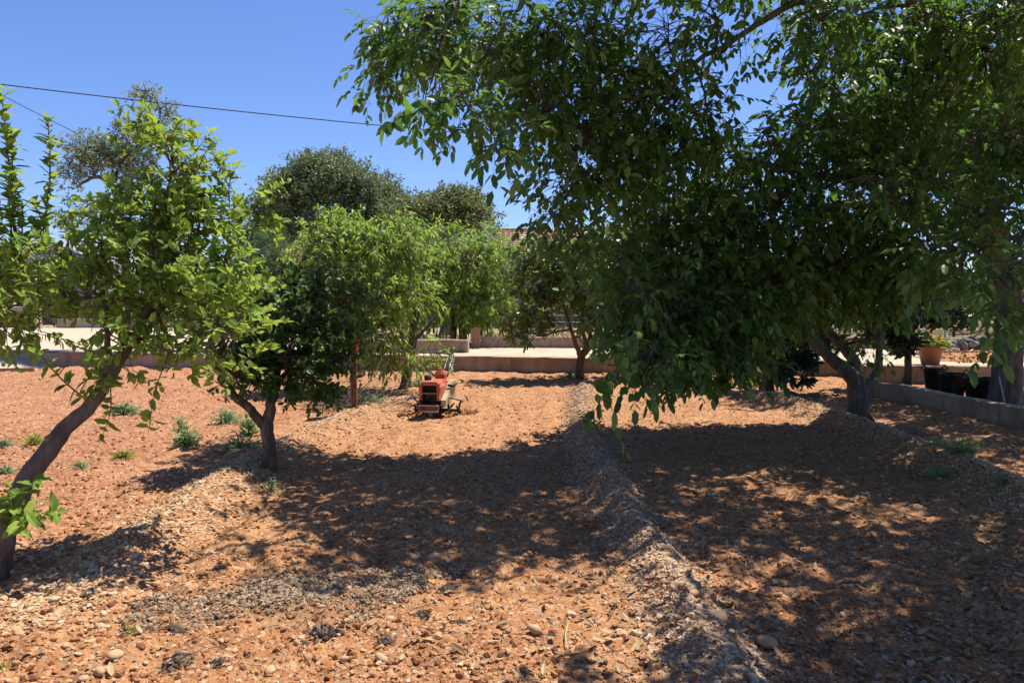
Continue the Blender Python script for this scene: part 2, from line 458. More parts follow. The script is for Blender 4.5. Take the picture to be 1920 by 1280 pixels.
# ---- loose stones, clods, litter -------------------------------------------------
phi = (1 + 5 ** .5) / 2
ICO_V = norm(A([(-1, phi, 0), (1, phi, 0), (-1, -phi, 0), (1, -phi, 0), (0, -1, phi), (0, 1, phi), (0, -1, -phi), (0, 1, -phi), (phi, 0, -1), (phi, 0, 1), (-phi, 0, -1), (-phi, 0, 1)]))
ICO_F = A([(0, 11, 5), (0, 5, 1), (0, 1, 7), (0, 7, 10), (0, 10, 11), (1, 5, 9), (5, 11, 4), (11, 10, 2), (10, 7, 6), (7, 1, 8), (3, 9, 4), (3, 4, 2), (3, 2, 6), (3, 6, 8), (3, 8, 9), (4, 9, 5), (2, 4, 11), (6, 2, 10), (8, 6, 7), (9, 8, 1)])
def subdiv(V, Fc):
    V = [tuple(v) for v in V]; c = {}; F2 = []
    def mid(a, b):
        k = (min(a, b), max(a, b))
        if k not in c: V.append(tuple(norm(A(V[a]) + A(V[b])))); c[k] = len(V) - 1
        return c[k]
    for a, b, d in Fc:
        x, y, z = mid(a, b), mid(b, d), mid(d, a); F2 += [(a, x, z), (b, y, x), (d, z, y), (x, y, z)]
    return A(V), A(F2)
ICO2_V, ICO2_F = subdiv(ICO_V, ICO_F)
def rocks(g, x, y, size, rg, flat=(.35, .8), lift=.15, jag=.22, big=False, mat=0, along=None, z=None):
    N = len(x)
    if N == 0: return
    V0, F0 = (ICO2_V, ICO2_F) if big else (ICO_V, ICO_F)
    n = len(V0)
    sc = np.stack([np.ones(N), rg.uniform(.5, .95, N), rg.uniform(*flat, N)], 1) * size[:, None] * .5
    V = V0[None] * (1 + rg.uniform(-jag, jag, (N, n, 1)))
    V = V * sc[:, None]
    def rot(V, ax, a):
        c, s = np.cos(a)[:, None], np.sin(a)[:, None]; i, j = ((1, 2), (2, 0), (0, 1))[ax]
        W = V.copy(); W[..., i] = V[..., i] * c - V[..., j] * s; W[..., j] = V[..., i] * s + V[..., j] * c; return W
    V = rot(V, 0, rg.normal(0, .35, N)); V = rot(V, 1, rg.normal(0, .35, N)); V = rot(V, 2, rg.uniform(0, 6.28, N) if along is None else rg.normal(along, .6, N))
    zz = H(x, y) if z is None else z
    V = V + np.stack([x, y, zz + lift * size], 1)[:, None]
    g.add(V.reshape(-1, 3), (F0[None] + (np.arange(N) * n)[:, None, None]).reshape(-1, 3), mat)

rg = np.random.default_rng(11)
def scatter(n, y0=2.2, y1=16.3, pw=1.5, wid=.80):
    """random ground positions, denser towards the near end of the rows"""
    u = rg.uniform(0, 1, n)
    y = (y0 ** (1 - pw) + u * (y1 ** (1 - pw) - y0 ** (1 - pw))) ** (1 / (1 - pw))
    x = rg.uniform(-1, 1, n) * (wid * y + .6)
    k = y < 16.0 - .148 * (x + 2)
    return x[k], y[k]
def keep(x, y, p):
    k = rg.uniform(0, 1, len(x)) < p
    return x[k], y[k]
# clods of soil everywhere
g = Geo()
x, y = scatter(135000, pw=1.9)
x, y = keep(x, y, np.clip(.62 + 2.2 * fbm(x * 1.1, y * 1.1, 21, 3), .1, 1))
rocks(g, x, y, .005 + .036 * rg.uniform(0, 1, len(x)) ** 7 + .0009 * y, rg, (.4, .85), .08, .42)
tag(g.build("soil_clods", M['clod']), "crumbly orange clods of tilled soil lying over the rows", kind='stuff')
# pale stones
g = Geo()
x, y = scatter(34000, pw=1.85)
rw = np.maximum.reduce([ridge_w(k, x, y) for k in range(3)])
x, y = keep(x, y, np.clip(.40 + 1.2 * fbm(x * .8, y * .8, 31, 3) + .3 * rw, .08, 1))
sz = .006 + .030 * rg.uniform(0, 1, len(x)) ** 4 + .0009 * y
rocks(g, x, y, sz, rg, (.3, .7), .12, .34)
x, y = scatter(900, y1=9, pw=2.0)
rocks(g, x, y, .022 + .032 * rg.uniform(0, 1, len(x)) ** 3, rg, (.4, .75), .12, .12, big=True)
x = rg.normal(-2.7, .45, 420); y = rg.uniform(3.5, 5.0, 420)
rocks(g, x, y, .02 + .045 * rg.uniform(0, 1, 420) ** 2, rg, (.4, .75), .05, .12, big=True)
tag(g.build("gravel", M['stone']), "small pale field stones scattered on the orange soil", kind='stuff')
# shards heaped on the three ridges
names = ["long ridge of pale stone shards running down the middle of the picture", "ridge of pale shards under the thick forked walnut trunk on the right",
         "low stony ridge along the foot of the lemon trees on the left"]
for k in range(3):
    g = Geo()
    y0, y1, hh, sg = RIDGE[k]
    n = (24000, 21000, 12000)[k]
    u = rg.uniform(0, 1, n); ya = max(y0, 2.2)
    y = ya * (y1 / ya) ** u
    x = ridge_x(k, y) + rg.normal(0, sg * (.85, .8, 1.0)[k], n)
    p = np.ones(n) if k < 2 else np.clip(.6 + 1.5 * fbm(x * .7, y * .7, 61, 2), .1, 1)
    x, y = keep(x, y, p)
    rocks(g, x, y, .010 + .030 * rg.uniform(0, 1, len(x)) ** 2.6 + .0008 * y, rg, (.18, .5), .04, .35, along=.9)
    tag(g.build("ridge_stones", M['ridge' if k < 1 else 'ridge_p']), names[k], kind='stuff')
# dry leaf litter and husks in walnut rows, also added to darken the shade
g = Geo()
x, y = scatter(17000, y1=14, pw=1.6)
x, y = keep(x, y, np.clip((x - .2) / 1.5, 0.02, 1) * np.clip(.6 + 1.2 * fbm(x, y, 71, 2), 0, 1))
rocks(g, x, y, .010 + .032 * rg.uniform(0, 1, len(x)) ** 2.5, rg, (.08, .3), .2, .3)
tag(g.build("leaf_litter", M['litter']), "dark dry husks and leaf litter strewn to darken the shade under the walnut trees", kind='stuff')
# fallen leaves
g = Geo(); x, y = scatter(7000, y1=13, pw=1.5)
x, y = keep(x, y, np.clip(.25 + .25 * (x > .3) + .9 * fbm(x * .9, y * .9, 75, 3), 0, 1)); n = len(x)
leaves(g, np.stack([x, y, H(x, y) + .008], 1), np.stack([rg.normal(0, 1, n), rg.normal(0, 1, n), rg.normal(0, .22, n)], 1), np.stack([rg.normal(0, .35, n), rg.normal(0, .35, n), np.ones(n)], 1), rg.uniform(.03, .085, n), rg.uniform(.012, .035, n), 1, .35, -.25)
tag(g.build("fallen_leaves", M['fallen']), "curled dry leaves lying scattered over the soil", kind='stuff')
x, y = scatter(900, y1=12, pw=1.6); n = len(x); g = Geo(); an = rg.uniform(0, 6.28, n); L_ = rg.uniform(.04, .22, n)
p0_ = np.stack([x, y, H(x, y) + .006], 1); x2 = x + L_ * np.cos(an); y2 = y + L_ * np.sin(an)
twigs(g, p0_, np.stack([x2, y2, H(x2, y2) + .01], 1), .0028, .0014, .03)
tag(g.build("dry_twigs", M['litter']), "thin dry twigs lying on the soil", kind='stuff')
# dry manure patch and its clumps
g = Geo()
n = 36000
a = rg.uniform(0, 6.283, n); r = rg.uniform(0, 1, n) ** .7 * (1.05 + 1.1 * fbm(np.cos(a) * 2 + 5, np.sin(a) * 2, 83, 3))
x = -1.12 + .78 * r * np.cos(a); y = 3.98 + .36 * r * np.sin(a) + .22 * (x + 1.1)
x, y = keep(x, y, np.clip(.95 + 3.2 * fbm(x * 3.0, y * 3.8, 81, 4) - .7 * r[:len(x)] ** 2, .0, 1))
rocks(g, x, y, .004 + .030 * rg.uniform(0, 1, len(x)) ** 6, rg, (.5, .9), .1, .45, z=H(x, y) + .018 * np.clip(.3 + 2.2 * fbm(x * 5, y * 5, 82, 3), 0, 1))
tag(g.build("manure", M['manure']), "grey brown patch of crumbled dry manure on orange soil in the foreground", kind='stuff')
clumps = [(740, 1103, .12, "dark manure clump at the right end of the grey patch, biggest and blackest"), (607, 1197, .13, "flat manure clump just below the grey patch"),
          (332, 1240, .11, "grey brown manure clump alone at the lower left of the patch"), (412, 1238, .06, "small manure clump with a hollow, bottom left"),
          (330, 1178, .09, "dark manure clump at the left tip of the grey patch"), (792, 1155, .08, "manure clump right of the grey patch"),
          (545, 1105, .12, "manure clump on the upper edge of the grey patch"), (672, 1096, .06, "small manure clump above the grey patch"),
          (835, 1108, .06, "small manure clump on open soil right of the patch"), (862, 1165, .05, "tiny dark manure clump farthest right of the patch"),
          (725, 1205, .07, "manure clump under the right half of the grey patch")]
for px, py, s, lab in clumps:
    c = G(px, py); g = Geo()
    m = 90
    x = c[0] + rg.normal(0, s * .30, m); y = c[1] + rg.normal(0, s * .26, m)
    rr = np.hypot(x - c[0], y - c[1]) / s
    z0 = H(x, y)
    rocks(g, x, y, s * rg.uniform(.12, .34, m), rg, (.5, .95), 0, .4, z=z0 + s * .35 * np.clip(1 - rr * 1.5, 0, 1) * rg.uniform(.3, 1, m))
    tag(g.build("manure_clump", M['dung']), lab, "manure clump", "manure clumps around the grey patch")
# larger single stones in the foreground
for px, py, s, lab in [(215, 1213, .075, "rounded pale stone near the bottom left corner, tallest of its group"), (186, 1240, .055, "flat pale stone below the rounded one at bottom left"),
                       (645, 1218, .055, "smooth pale pebble with a dark shadow at its right side"), (715, 1226, .07, "flat oval pale stone right of the smooth pebble"),
                       (1003, 1176, .075, "pale round stone in the sunny foreground beside the ridge shade"), (1300, 1158, .06, "pale chunky stone on the slope of the middle ridge"),
                       (1348, 1180, .085, "largest pale slab on the middle ridge"), (1438, 1190, .10, "yellowish stone in the shade right of the middle ridge")]:
    c = G(px, py, .05); g = Geo()
    rocks(g, A([c[0]]), A([c[1]]), A([s]), np.random.default_rng(px), (.5, .75), .22, .07, big=True)
    tag(g.build("field_stone", M['stone'], smooth=True), lab, "stone", "larger loose stones in the foreground")
g = Geo(); c = G(1062, 1190, 0.05)
tube(g, smoothpath([P0(c[0], c[1] - .10, .015), P0(c[0] - .005, c[1], .02), P0(c[0] + .02, c[1] + .15, .035)], 4), .004, 6)
tag(g.build("dry_stalk", M['dry']), "thin white dry stalk lying on sunny soil near the bottom centre", "stalk")

# ------------------------------------------------------------------ walls and terrace
def wallmat(name, a, b, c):
    t = NT(name); p = t.pos()
    n1 = t.noise(1.6, 6, .65, p); n2 = t.noise(14, 5, .6, p)
    col = t.ramp(n1, [(.3, a), (.5, b), (.72, c)])
    v = t.mapp(p, (3, 3, .6)); st = t.noise(2.5, 5, .6, v)
    col = t.mix(t.ramp(st, [(.52, 0.0), (.7, .5)]), col, a)
    col = t.mix(t.ramp(n2, [(.5, 0.0), (.8, .4)]), col, c)
    sx = t.n("SeparateXYZ"); t.l(p, sx.inputs[0])
    mm = t.n("Math"); mm.operation = 'PINGPONG'; mm.inputs[1].default_value = .72; t.l(sx.outputs[0], mm.inputs[0])     # casting joints
    col = t.mix(t.ramp(mm.outputs[0], [(0.0, .55), (.012, 0.0)]), col, (.16, .11, .08))
    dr = t.mapp(p, (5, 5, 1.1)); col = t.mix(t.ramp(t.noise(2.0, 5, .65, dr), [(.5, 0.0), (.66, .5)]), col, (.20, .14, .10))
    return t.done(t.pbr(col, .92, t.bump(t.mix(.5, n2, t.noise(60, 3, .5, p)), .6, .012), 0, .15))
M['wall'] = wallmat("pinkish_render", (.34, .22, .155), (.50, .35, .26), (.60, .45, .34))
M['wall_y'] = wallmat("tan_concrete", (.28, .21, .13), (.44, .35, .23), (.55, .46, .32))
M['path'] = simple("pale_compacted_path", (.50, .39, .26), (.64, .53, .38), 2.2, .95, .5, detail=8)
M['brick'] = simple("orange_block", (.42, .22, .12), (.55, .33, .20), 9, .9, .4)

def prism_wall(g, path, t, z0, z1, lip=None, mat=0, n_sub=14, rough=.006, seed=0):
    """wall that follows a polyline; path = front face line, thickness goes to +Y side"""
    path = A(path, dtype=float)
    seg = np.linalg.norm(np.diff(path, axis=0), axis=1); cum = np.concatenate([[0], np.cumsum(seg)])
    q = np.unique(np.concatenate([np.arange(0, cum[-1], .18), cum]))
    X = np.interp(q, cum, path[:, 0]); Y = np.interp(q, cum, path[:, 1])
    T = norm(np.stack([np.gradient(X), np.gradient(Y)], 1)); Nn = np.stack([-T[:, 1], T[:, 0]], 1)
    prof = [(0, z0), (0, z1 - .012), (.012, z1), (t - .012, z1), (t, z1 - .012), (t, z0)]
    if lip: prof = [(0, z0), (0, z1 - lip[1]), (-lip[0], z1 - lip[1] + .004), (-lip[0], z1 - .01), (-lip[0] + .01, z1), (t - .012, z1), (t, z1 - .012), (t, z0)]
    m = len(prof); rg = np.random.default_rng(seed)
    V = np.zeros((len(q), m, 3))
    for k, (a, z) in enumerate(prof):
        w = .035 * fbm(q * .6, q * 0 + seed, seed + 3, 3)
        jr = rg.normal(0, rough, len(q))
        V[:, k, 0] = X + Nn[:, 0] * (a + w + jr); V[:, k, 1] = Y + Nn[:, 1] * (a + w + jr)
        V[:, k, 2] = z + (0 if z == z0 else 1) * (.03 * fbm(q * .5, q * 0 + 7, seed, 3) + rg.normal(0, rough * .5, len(q)))
    V = V.reshape(-1, 3); f = []
    for a in range(len(q) - 1):
        for k in range(m - 1):
            f.append((a * m + k, (a + 1) * m + k, (a + 1) * m + k + 1, a * m + k + 1))
    g.add(V, f, mat)
    e = (len(q) - 1) * m
    c0 = V[:m].mean(0); c1 = V[e:].mean(0)
    g.add(np.concatenate([V[:m], [c0], V[e:], [c1]]), [(k + 1, k, m) for k in range(m - 1)] + [(0, m - 1, m)] + [(m + 1 + k, m + 2 + k, 2 * m + 1) for k in range(m - 1)] + [(2 * m, m + 1, 2 * m + 1)], mat)

front = [(-10.5, 17.5), (-2, 16.28), (6.6, 15.0)]
g = Geo(); prism_wall(g, front, .22, -.25, .375, (.015, .035), seed=1)
o = g.build("garden_wall", M['wall'])
tag(o, "long low pinkish rendered wall across the back of the orchard under the pale path", "wall")
g = Geo(); prism_wall(g, [(6.62, 15.15), (6.64, 14.12)], .2, -.25, .372, None, seed=4)
prism_wall(g, [(6.4, 14.02), (10, 13.75), (14, 13.4)], .24, -.25, .375, (.05, .12), seed=2)
tag(g.build("garden_wall", M['wall_y']), "low tan concrete wall with a thick top lip behind the black buckets", "wall")
g = Geo(); prism_wall(g, [(5.6, 12.5), (5.8, 12.3), (6.12, 11.75), (6.22, 10.6), (6.38, 9.4), (6.6, 7.5), (6.9, 5.2)][::-1], .16, -.25, .27, None, seed=3)
tag(g.build("garden_wall", M['wall_y']), "curved low wall in the shade running toward the viewer at the right edge", "wall")

# pale path on the terrace (a sheet with fine relief)
def sheet(name, poly_y0, y1, x0, x1, z, mat, nx=160, ny=40, amp=.02, seed=0, zf=None):
    xs = np.linspace(x0, x1, nx); vs = np.linspace(0, 1, ny)
    Vv, Xx = np.meshgrid(vs, xs, indexing='ij')
    ya = poly_y0(Xx); Yy = ya + (y1 - ya) * Vv
    Zz = z + amp * fbm(Xx * 1.5, Yy * 1.5, seed, 4)
    if zf is not None: Zz = Zz + zf(Xx, Yy)
    g = Geo(); i, j = np.meshgrid(np.arange(ny - 1), np.arange(nx - 1), indexing='ij'); i = i.ravel(); j = j.ravel()
    g.add(np.stack([Xx, Yy, Zz], -1).reshape(-1, 3), np.stack([i * nx + j, i * nx + j + 1, (i + 1) * nx + j + 1, (i + 1) * nx + j], 1))
    o = g.build(name, mat, smooth=True); tag(o, kind='structure'); return o
fy = lambda x: np.interp(x, [-10.5, -2, 6.5, 6.7, 14], [17.5, 16.28, 15.02, 14.1, 13.6]) + .14
sheet("path", fy, 19.6, -10.5, 26, .362, M['path'], seed=5, amp=.012)
sheet("yard", lambda x: x * 0 + 17.65, 33, -30, -4.45, .368, M['path'], seed=6, amp=.03)
g = Geo(); prism_wall(g, [(-30, 17.62), (-10.36, 17.62)], .2, -.25, .345, None, seed=41, rough=.015); tag(g.build('yard_bank', M['path']), kind='structure')
# sloping ramp at the far left, from the yard down to the soil
sheet("ramp", lambda x: x * 0 + 15.6, 17.8, -26, -10.36, -.06, M['path'], 80, 24, .03, 8, lambda X, Y: .43 * np.clip((Y - 15.6) / 2.1, 0, 1) * np.clip((-10.4 - X) / 1.6, 0, 1) ** .8)
g = Geo(); prism_wall(g, [(-13.6, 15.5), (-11.6, 16.1), (-10.46, 16.55)], .12, -.2, .10, None, seed=12)
tag(g.build("kerb", M['brick']), "short low reddish kerb edging the sandy ramp at the far left", "kerb")

g = Geo(); prism_wall(g, [(-4.4, 17.75), (-3.0, 17.6), (-1.02, 17.4)], .25, .2, .66, (.02, .03), seed=6)
tag(g.build("planter_wall", M['wall']), "short low brown wall on the terrace behind the peach trunk", "wall")
g = Geo(); prism_wall(g, [(-.80, 19.2), (8, 18.9), (25, 18.5)], .2, .1, .635, (.01, .02), seed=7)
tag(g.build("field_wall", M['wall']), "low brown wall along the far side of the pale path", "wall")
pil = Geo(); box(pil, (-1.02, 19.02, .2), (-.81, 19.24, .83), bev=.012); box(pil, (-1.04, 19.0, .83), (-.79, 19.26, .865), bev=.008)
tag(pil.build("gate_pillar", M['brick']), "square orange block pillar at the end of the far low wall", "pillar")

# wire fence over the far wall
M['galv'] = simple("galvanised_wire", (.30, .30, .29), (.45, .45, .43), 20, .5, .1, .7)
def fence(xs, yf, h, lab, mesh_step=.12):
    t = thing("wire_fence", (xs[0], yf(xs[0]), .6), lab, "fence")
    for x in xs:
        g = Geo(); tube(g, [(x, yf(x), .4), (x, yf(x), .6 + h)], .022, 8); g.build("post", M['galv'], t)
    g = Geo()
    for a, b in zip(xs[:-1], xs[1:]):
        n = max(2, int((b - a) / mesh_step)); q = np.linspace(a, b, n + 1)[1:-1]
        if len(q): twigs(g, np.stack([q, yf(q) + q * 0, q * 0 + .66], 1), np.stack([q, yf(q) + q * 0, q * 0 + .6 + h], 1), .0022, .0022)
        for z in np.linspace(.68, .58 + h, 6):
            tube(g, [(a, yf(a), z), ((a + b) / 2, yf((a + b) / 2), z - .008), (b, yf(b), z)], .003, 4, cap=False)
    g.build("wire_mesh", M['galv'], t)
fence(A([.42, 3.0, 5.6, 8.2, 10.8, 13.4, 16]), lambda x: 19.1 - .018 * (x - .4), .95, "thin wire mesh fence on grey posts standing on the far low wall")

# ------------------------------------------------------------------ trees
rt = np.random.default_rng(5)
def in_ellipsoid(n, c, r, bias=.55):
    d = norm(rt.normal(0, 1, (n, 3))); q = rt.uniform(0, 1, (n, 1)) ** bias
    return c + d * q * r
def nearest(P, Q):
    out = np.zeros(len(P), int)
    for s in range(0, len(P), 2000):
        d = ((P[s:s + 2000, None] - Q[None]) ** 2).sum(-1); out[s:s + 2000] = d.argmin(1)
    return out

def spray(kind, gl, gt, P, AX, sc=1.0, det=1):
    """P: shoot bases, AX: shoot axes; adds leaves to gl and shoots to gt"""
    N = len(P); AX = norm(AX); up = A([0, 0, 1.0])
    if N == 0: return
    side = norm(np.cross(AX, up) + 1e-4); bi = np.cross(side, AX)
    LP = []; LD = []; LU = []; LL = []; LW = []
    def jit(n, s): return rt.normal(0, s, (n, 3))
    if kind == 'walnut':
        Lr = rt.uniform(.20, .34, N)[:, None] * sc
        tip = P + AX * Lr + up * (-.05 * sc)
        twigs(gt, P, tip, .0022 * sc, .001 * sc, .06)
        for k, (t, sd) in enumerate([(.35, 1), (.35, -1), (.62, 1), (.62, -1), (.86, 1), (.86, -1), (1.0, 0)]):
            m = rt.uniform(0, 1, N) < (.75 if k < 2 else .95)
            b = (P + (tip - P) * t)[m]; b[:, 2] += .02 * sc
            d = (AX * .75 + side * sd * .85 + A([0, 0, -.38]))[m] + jit(m.sum(), .22)
            u = (up * .9 + side * sd * -.15)[m] + jit(m.sum(), .28)
            LP.append(b); LD.append(d); LU.append(u); LL.append(rt.uniform(.055, .13, m.sum()) * sc * (1.15 if k == 6 else 1)); LW.append(LL[-1] * rt.uniform(.42, .54, m.sum()))
        kw = dict(fold=.18, droop=.16, wide=.48)
    elif kind == 'citrus':
        Lr = rt.uniform(.14, .30, N)[:, None] * sc; tip = P + AX * Lr
        twigs(gt, P, tip, .003 * sc, .0014 * sc, .03)
        for k in range(10):
            t = .12 + .088 * k; a = k * 2.4 + rt.uniform(0, 6.28)
            b = P + AX * Lr * t
            rad = side * math.cos(a) + bi * math.sin(a)
            d = AX * .55 + rad * .8 + A([0, 0, .05]) + jit(N, .2); u = AX * .7 + up * .8 + jit(N, .35)
            LP.append(b); LD.append(d); LU.append(u); LL.append(rt.uniform(.055, .10, N) * sc * (1 - .03 * k)); LW.append(LL[-1] * rt.uniform(.46, .58, N))
        kw = dict(fold=.38, droop=.20, wide=.47)
    elif kind == 'peach':
        Lr = rt.uniform(.22, .40, N)[:, None] * sc; tip = P + AX * Lr + A([0, 0, -.06]) * sc
        twigs(gt, P, tip, .003 * sc, .0012 * sc, .08)
        for k in range(13):
            t = .05 + .075 * k; a = k * 2.4 + rt.uniform(0, 6.28)
            b = P + (tip - P) * t
            rad = side * math.cos(a) + bi * math.sin(a)
            d = AX * .5 + rad * .7 + A([0, 0, -.55]) + jit(N, .25); u = up + rad * .4 + jit(N, .35)
            LP.append(b); LD.append(d); LU.append(u); LL.append(rt.uniform(.07, .125, N) * sc); LW.append(LL[-1] * rt.uniform(.27, .36, N))
        kw = dict(fold=.25, droop=.28, wide=.42)
    elif kind == 'rosette':
        Lr = rt.uniform(.10, .2, N)[:, None] * sc; tip = P + AX * Lr
        twigs(gt, P, tip, .006 * sc, .004 * sc, .03)
        for k in range(11):
            a = k * 2.4 + rt.uniform(0, 6.28); b = P + AX * Lr * (.5 + .05 * k)
            rad = side * math.cos(a) + bi * math.sin(a)
            d = AX * (.2 + .05 * k) + rad * .9 + A([0, 0, -.25]) + jit(N, .15); u = AX + up * .5 + jit(N, .2)
            LP.append(b); LD.append(d); LU.append(u); LL.append(rt.uniform(.14, .23, N) * sc); LW.append(LL[-1] * rt.uniform(.25, .34, N))
        kw = dict(fold=.22, droop=.22, wide=.55)
    else:   # small-leaved tuft
        Lr = rt.uniform(.12, .3, N)[:, None] * sc; tip = P + AX * Lr
        twigs(gt, P, tip, .004 * sc, .002 * sc, .03)
        nl = 9
        for k in range(nl):
            a = k * 2.4 + rt.uniform(0, 6.28); b = P + AX * Lr * (.1 + .1 * k) + jit(N, .03 * sc)
            rad = side * math.cos(a) + bi * math.sin(a)
            d = AX * .5 + rad * .8 + jit(N, .35); u = up + jit(N, .6)
            LP.append(b); LD.append(d); LU.append(u); LL.append(rt.uniform(.06, .10, N) * sc); LW.append(LL[-1] * rt.uniform(.45, .7, N))
        kw = dict(fold=.2, droop=.1, wide=.5)
    P_ = np.concatenate(LP)
    leaves(gl, P_, np.concatenate(LD), np.concatenate(LU), np.concatenate(LL), np.concatenate(LW), det, **kw)

DM = 4.5
def tree(name, label, cat, base, limbs, blobs, kind, leaf, bark, dens=30, sc=1.0, det=1, group=None, outw=.6, droop=-.25, bias=.5, shoots=(), twr=.011, brr=.03, nseg=12, sub=7, seed=0, rough=.06, rs=1.0):
    """limbs: list of [(x,y,z,r)...]; blobs: (centre xyz, (rx,ry,rz), density factor)"""
    t = thing(name, base, label, cat, group)
    g = Geo(); nodes = []
    for k, lb in enumerate(limbs):
        sp = smoothpath(lb, 5, .006, seed + k); sp[:, 3] *= rs
        if k == 0: sp[:4, 3] *= (1.5, 1.3, 1.12, 1.04)
        tube(g, sp[:, :3], sp[:, 3], nseg, rough=rough, seed=seed + k)
        nodes.append(sp)
    g.build("trunk", M[bark], t, smooth=True)
    nodes = np.concatenate(nodes); root = A(base, dtype=float)
    gb = Geo(); gl = Geo()
    rt_nodes = nodes[nodes[:, 2] > nodes[:, 2].min() + .25 * (nodes[:, 2].max() - nodes[:, 2].min())]
    for bi_, (c, r, df) in enumerate(blobs):
        c = A(c, dtype=float); r = A(r, dtype=float)
        d = np.linalg.norm(rt_nodes[:, :3] - c, axis=1)
        nd = rt_nodes[d.argmin()]
        L = d.min()
        r0 = min(nd[3] * .8, brr * (.5 + L * .5))
        mid = (nd[:3] + c) / 2 + A([0, 0, .12 * L]) + rt.normal(0, .06 * L, 3)
        br = smoothpath([tuple(nd[:3]) + (r0,), tuple(mid) + (r0 * .7,), tuple(c) + (max(r0 * .35, .006),)], 6, .01 * L, bi_ + seed)
        tube(gb, br[:, :3], br[:, 3], 7, rough=.05)
        rt_nodes = np.vstack([rt_nodes, br[3:]])
        # sub-branches inside the clump
        ends = in_ellipsoid(sub, c, r * .72, .4)
        st = br[rt.integers(max(0, len(br) - (6 if L < .8 else 3)), len(br), sub)]
        allp = [br[(-5 if L < .8 else -3):, :3]]
        for e, s_ in zip(ends, st):
            m = (s_[:3] + e) / 2 + A([0, 0, .08 * np.linalg.norm(e - s_[:3])]) + rt.normal(0, .04, 3) * r.mean()
            q = smoothpath([tuple(s_[:3]) + (s_[3] * .7,), tuple(m) + (s_[3] * .45 + .002,), tuple(e) + (.003 + .002 * sc,)], 4)
            tube(gb, q[:, :3], q[:, 3], 5, cap=False); allp.append(q[2:, :3])
        allp = np.concatenate(allp)
        area = math.pi * r[0] * r[2]
        n = max(4, int(DM * dens * area * df / (sc * sc)))
        p = in_ellipsoid(n, c, r, bias)
        ax = (p - c) / r; ax = norm(ax) * outw + rt.normal(0, .45, (n, 3)); ax[:, 2] += droop
        nn = allp[nearest(p, allp)]
        twigs(gb, nn, p, twr * sc * .5, .002 * sc, .05)
        spray(kind, gl, gb, p, ax, sc, det)
    for (a, b, rad, n) in shoots:      # long single shoots clothed in leaves
        q = smoothpath([tuple(A(a)) + (rad,), tuple((A(a) + A(b)) / 2 + rt.normal(0, .02, 3)) + (rad * .7,), tuple(A(b)) + (rad * .3,)], 5)
        tube(gb, q[:, :3], q[:, 3], 5)
        f = np.sort(np.clip(np.linspace(0.12, 1, n) + rt.normal(0, .6 / n, n), .05, 1))
        idx = f * (len(q) - 1); pp = np.stack([np.interp(idx, np.arange(len(q)), q[:, k]) for k in range(3)], 1)
        dv = norm(A(b) - A(a)); ang = np.arange(n) * 2.4 + rt.normal(0, .7, n)
        s1 = norm(np.cross(dv, [.3, .8, .2])); s2 = np.cross(dv, s1)
        rad_ = np.outer(np.cos(ang), s1) + np.outer(np.sin(ang), s2)
        ln = {'walnut': .10, 'citrus': .075, 'peach': .12, 'rosette': .18}.get(kind, .07) * sc
        for rep in range(2):
            leaves(gl, pp + rt.normal(0, .006, pp.shape), rad_ * .8 + dv * .45 + rt.normal(0, .38, pp.shape) + A([0, 0, droop * .5]), dv + A([0, 0, .6]) + rt.normal(0, .3, pp.shape), ln * rt.uniform(.6, 1.45, n), ln * .62 * (.5 if kind == 'peach' else 1), 1, .3, .2)
            rad_ = -rad_
    gb.build("branches", M[bark] if kind != 'citrus' else M[bark], t, smooth=True)
    gl.build("crown", M[leaf], t)
    return t

def B(px, py, Y, rx, ry, dy, df=1.0):
    """clump given by where it stands: centre, half width, half height (photo units at that distance) and depth in metres"""
    return (at(px, py, Y), (rx * Y / F, dy, ry * Y / F), df)
def W(px, py, Y, r):
    p = at(px, py, Y); return (p[0], p[1], p[2], r)

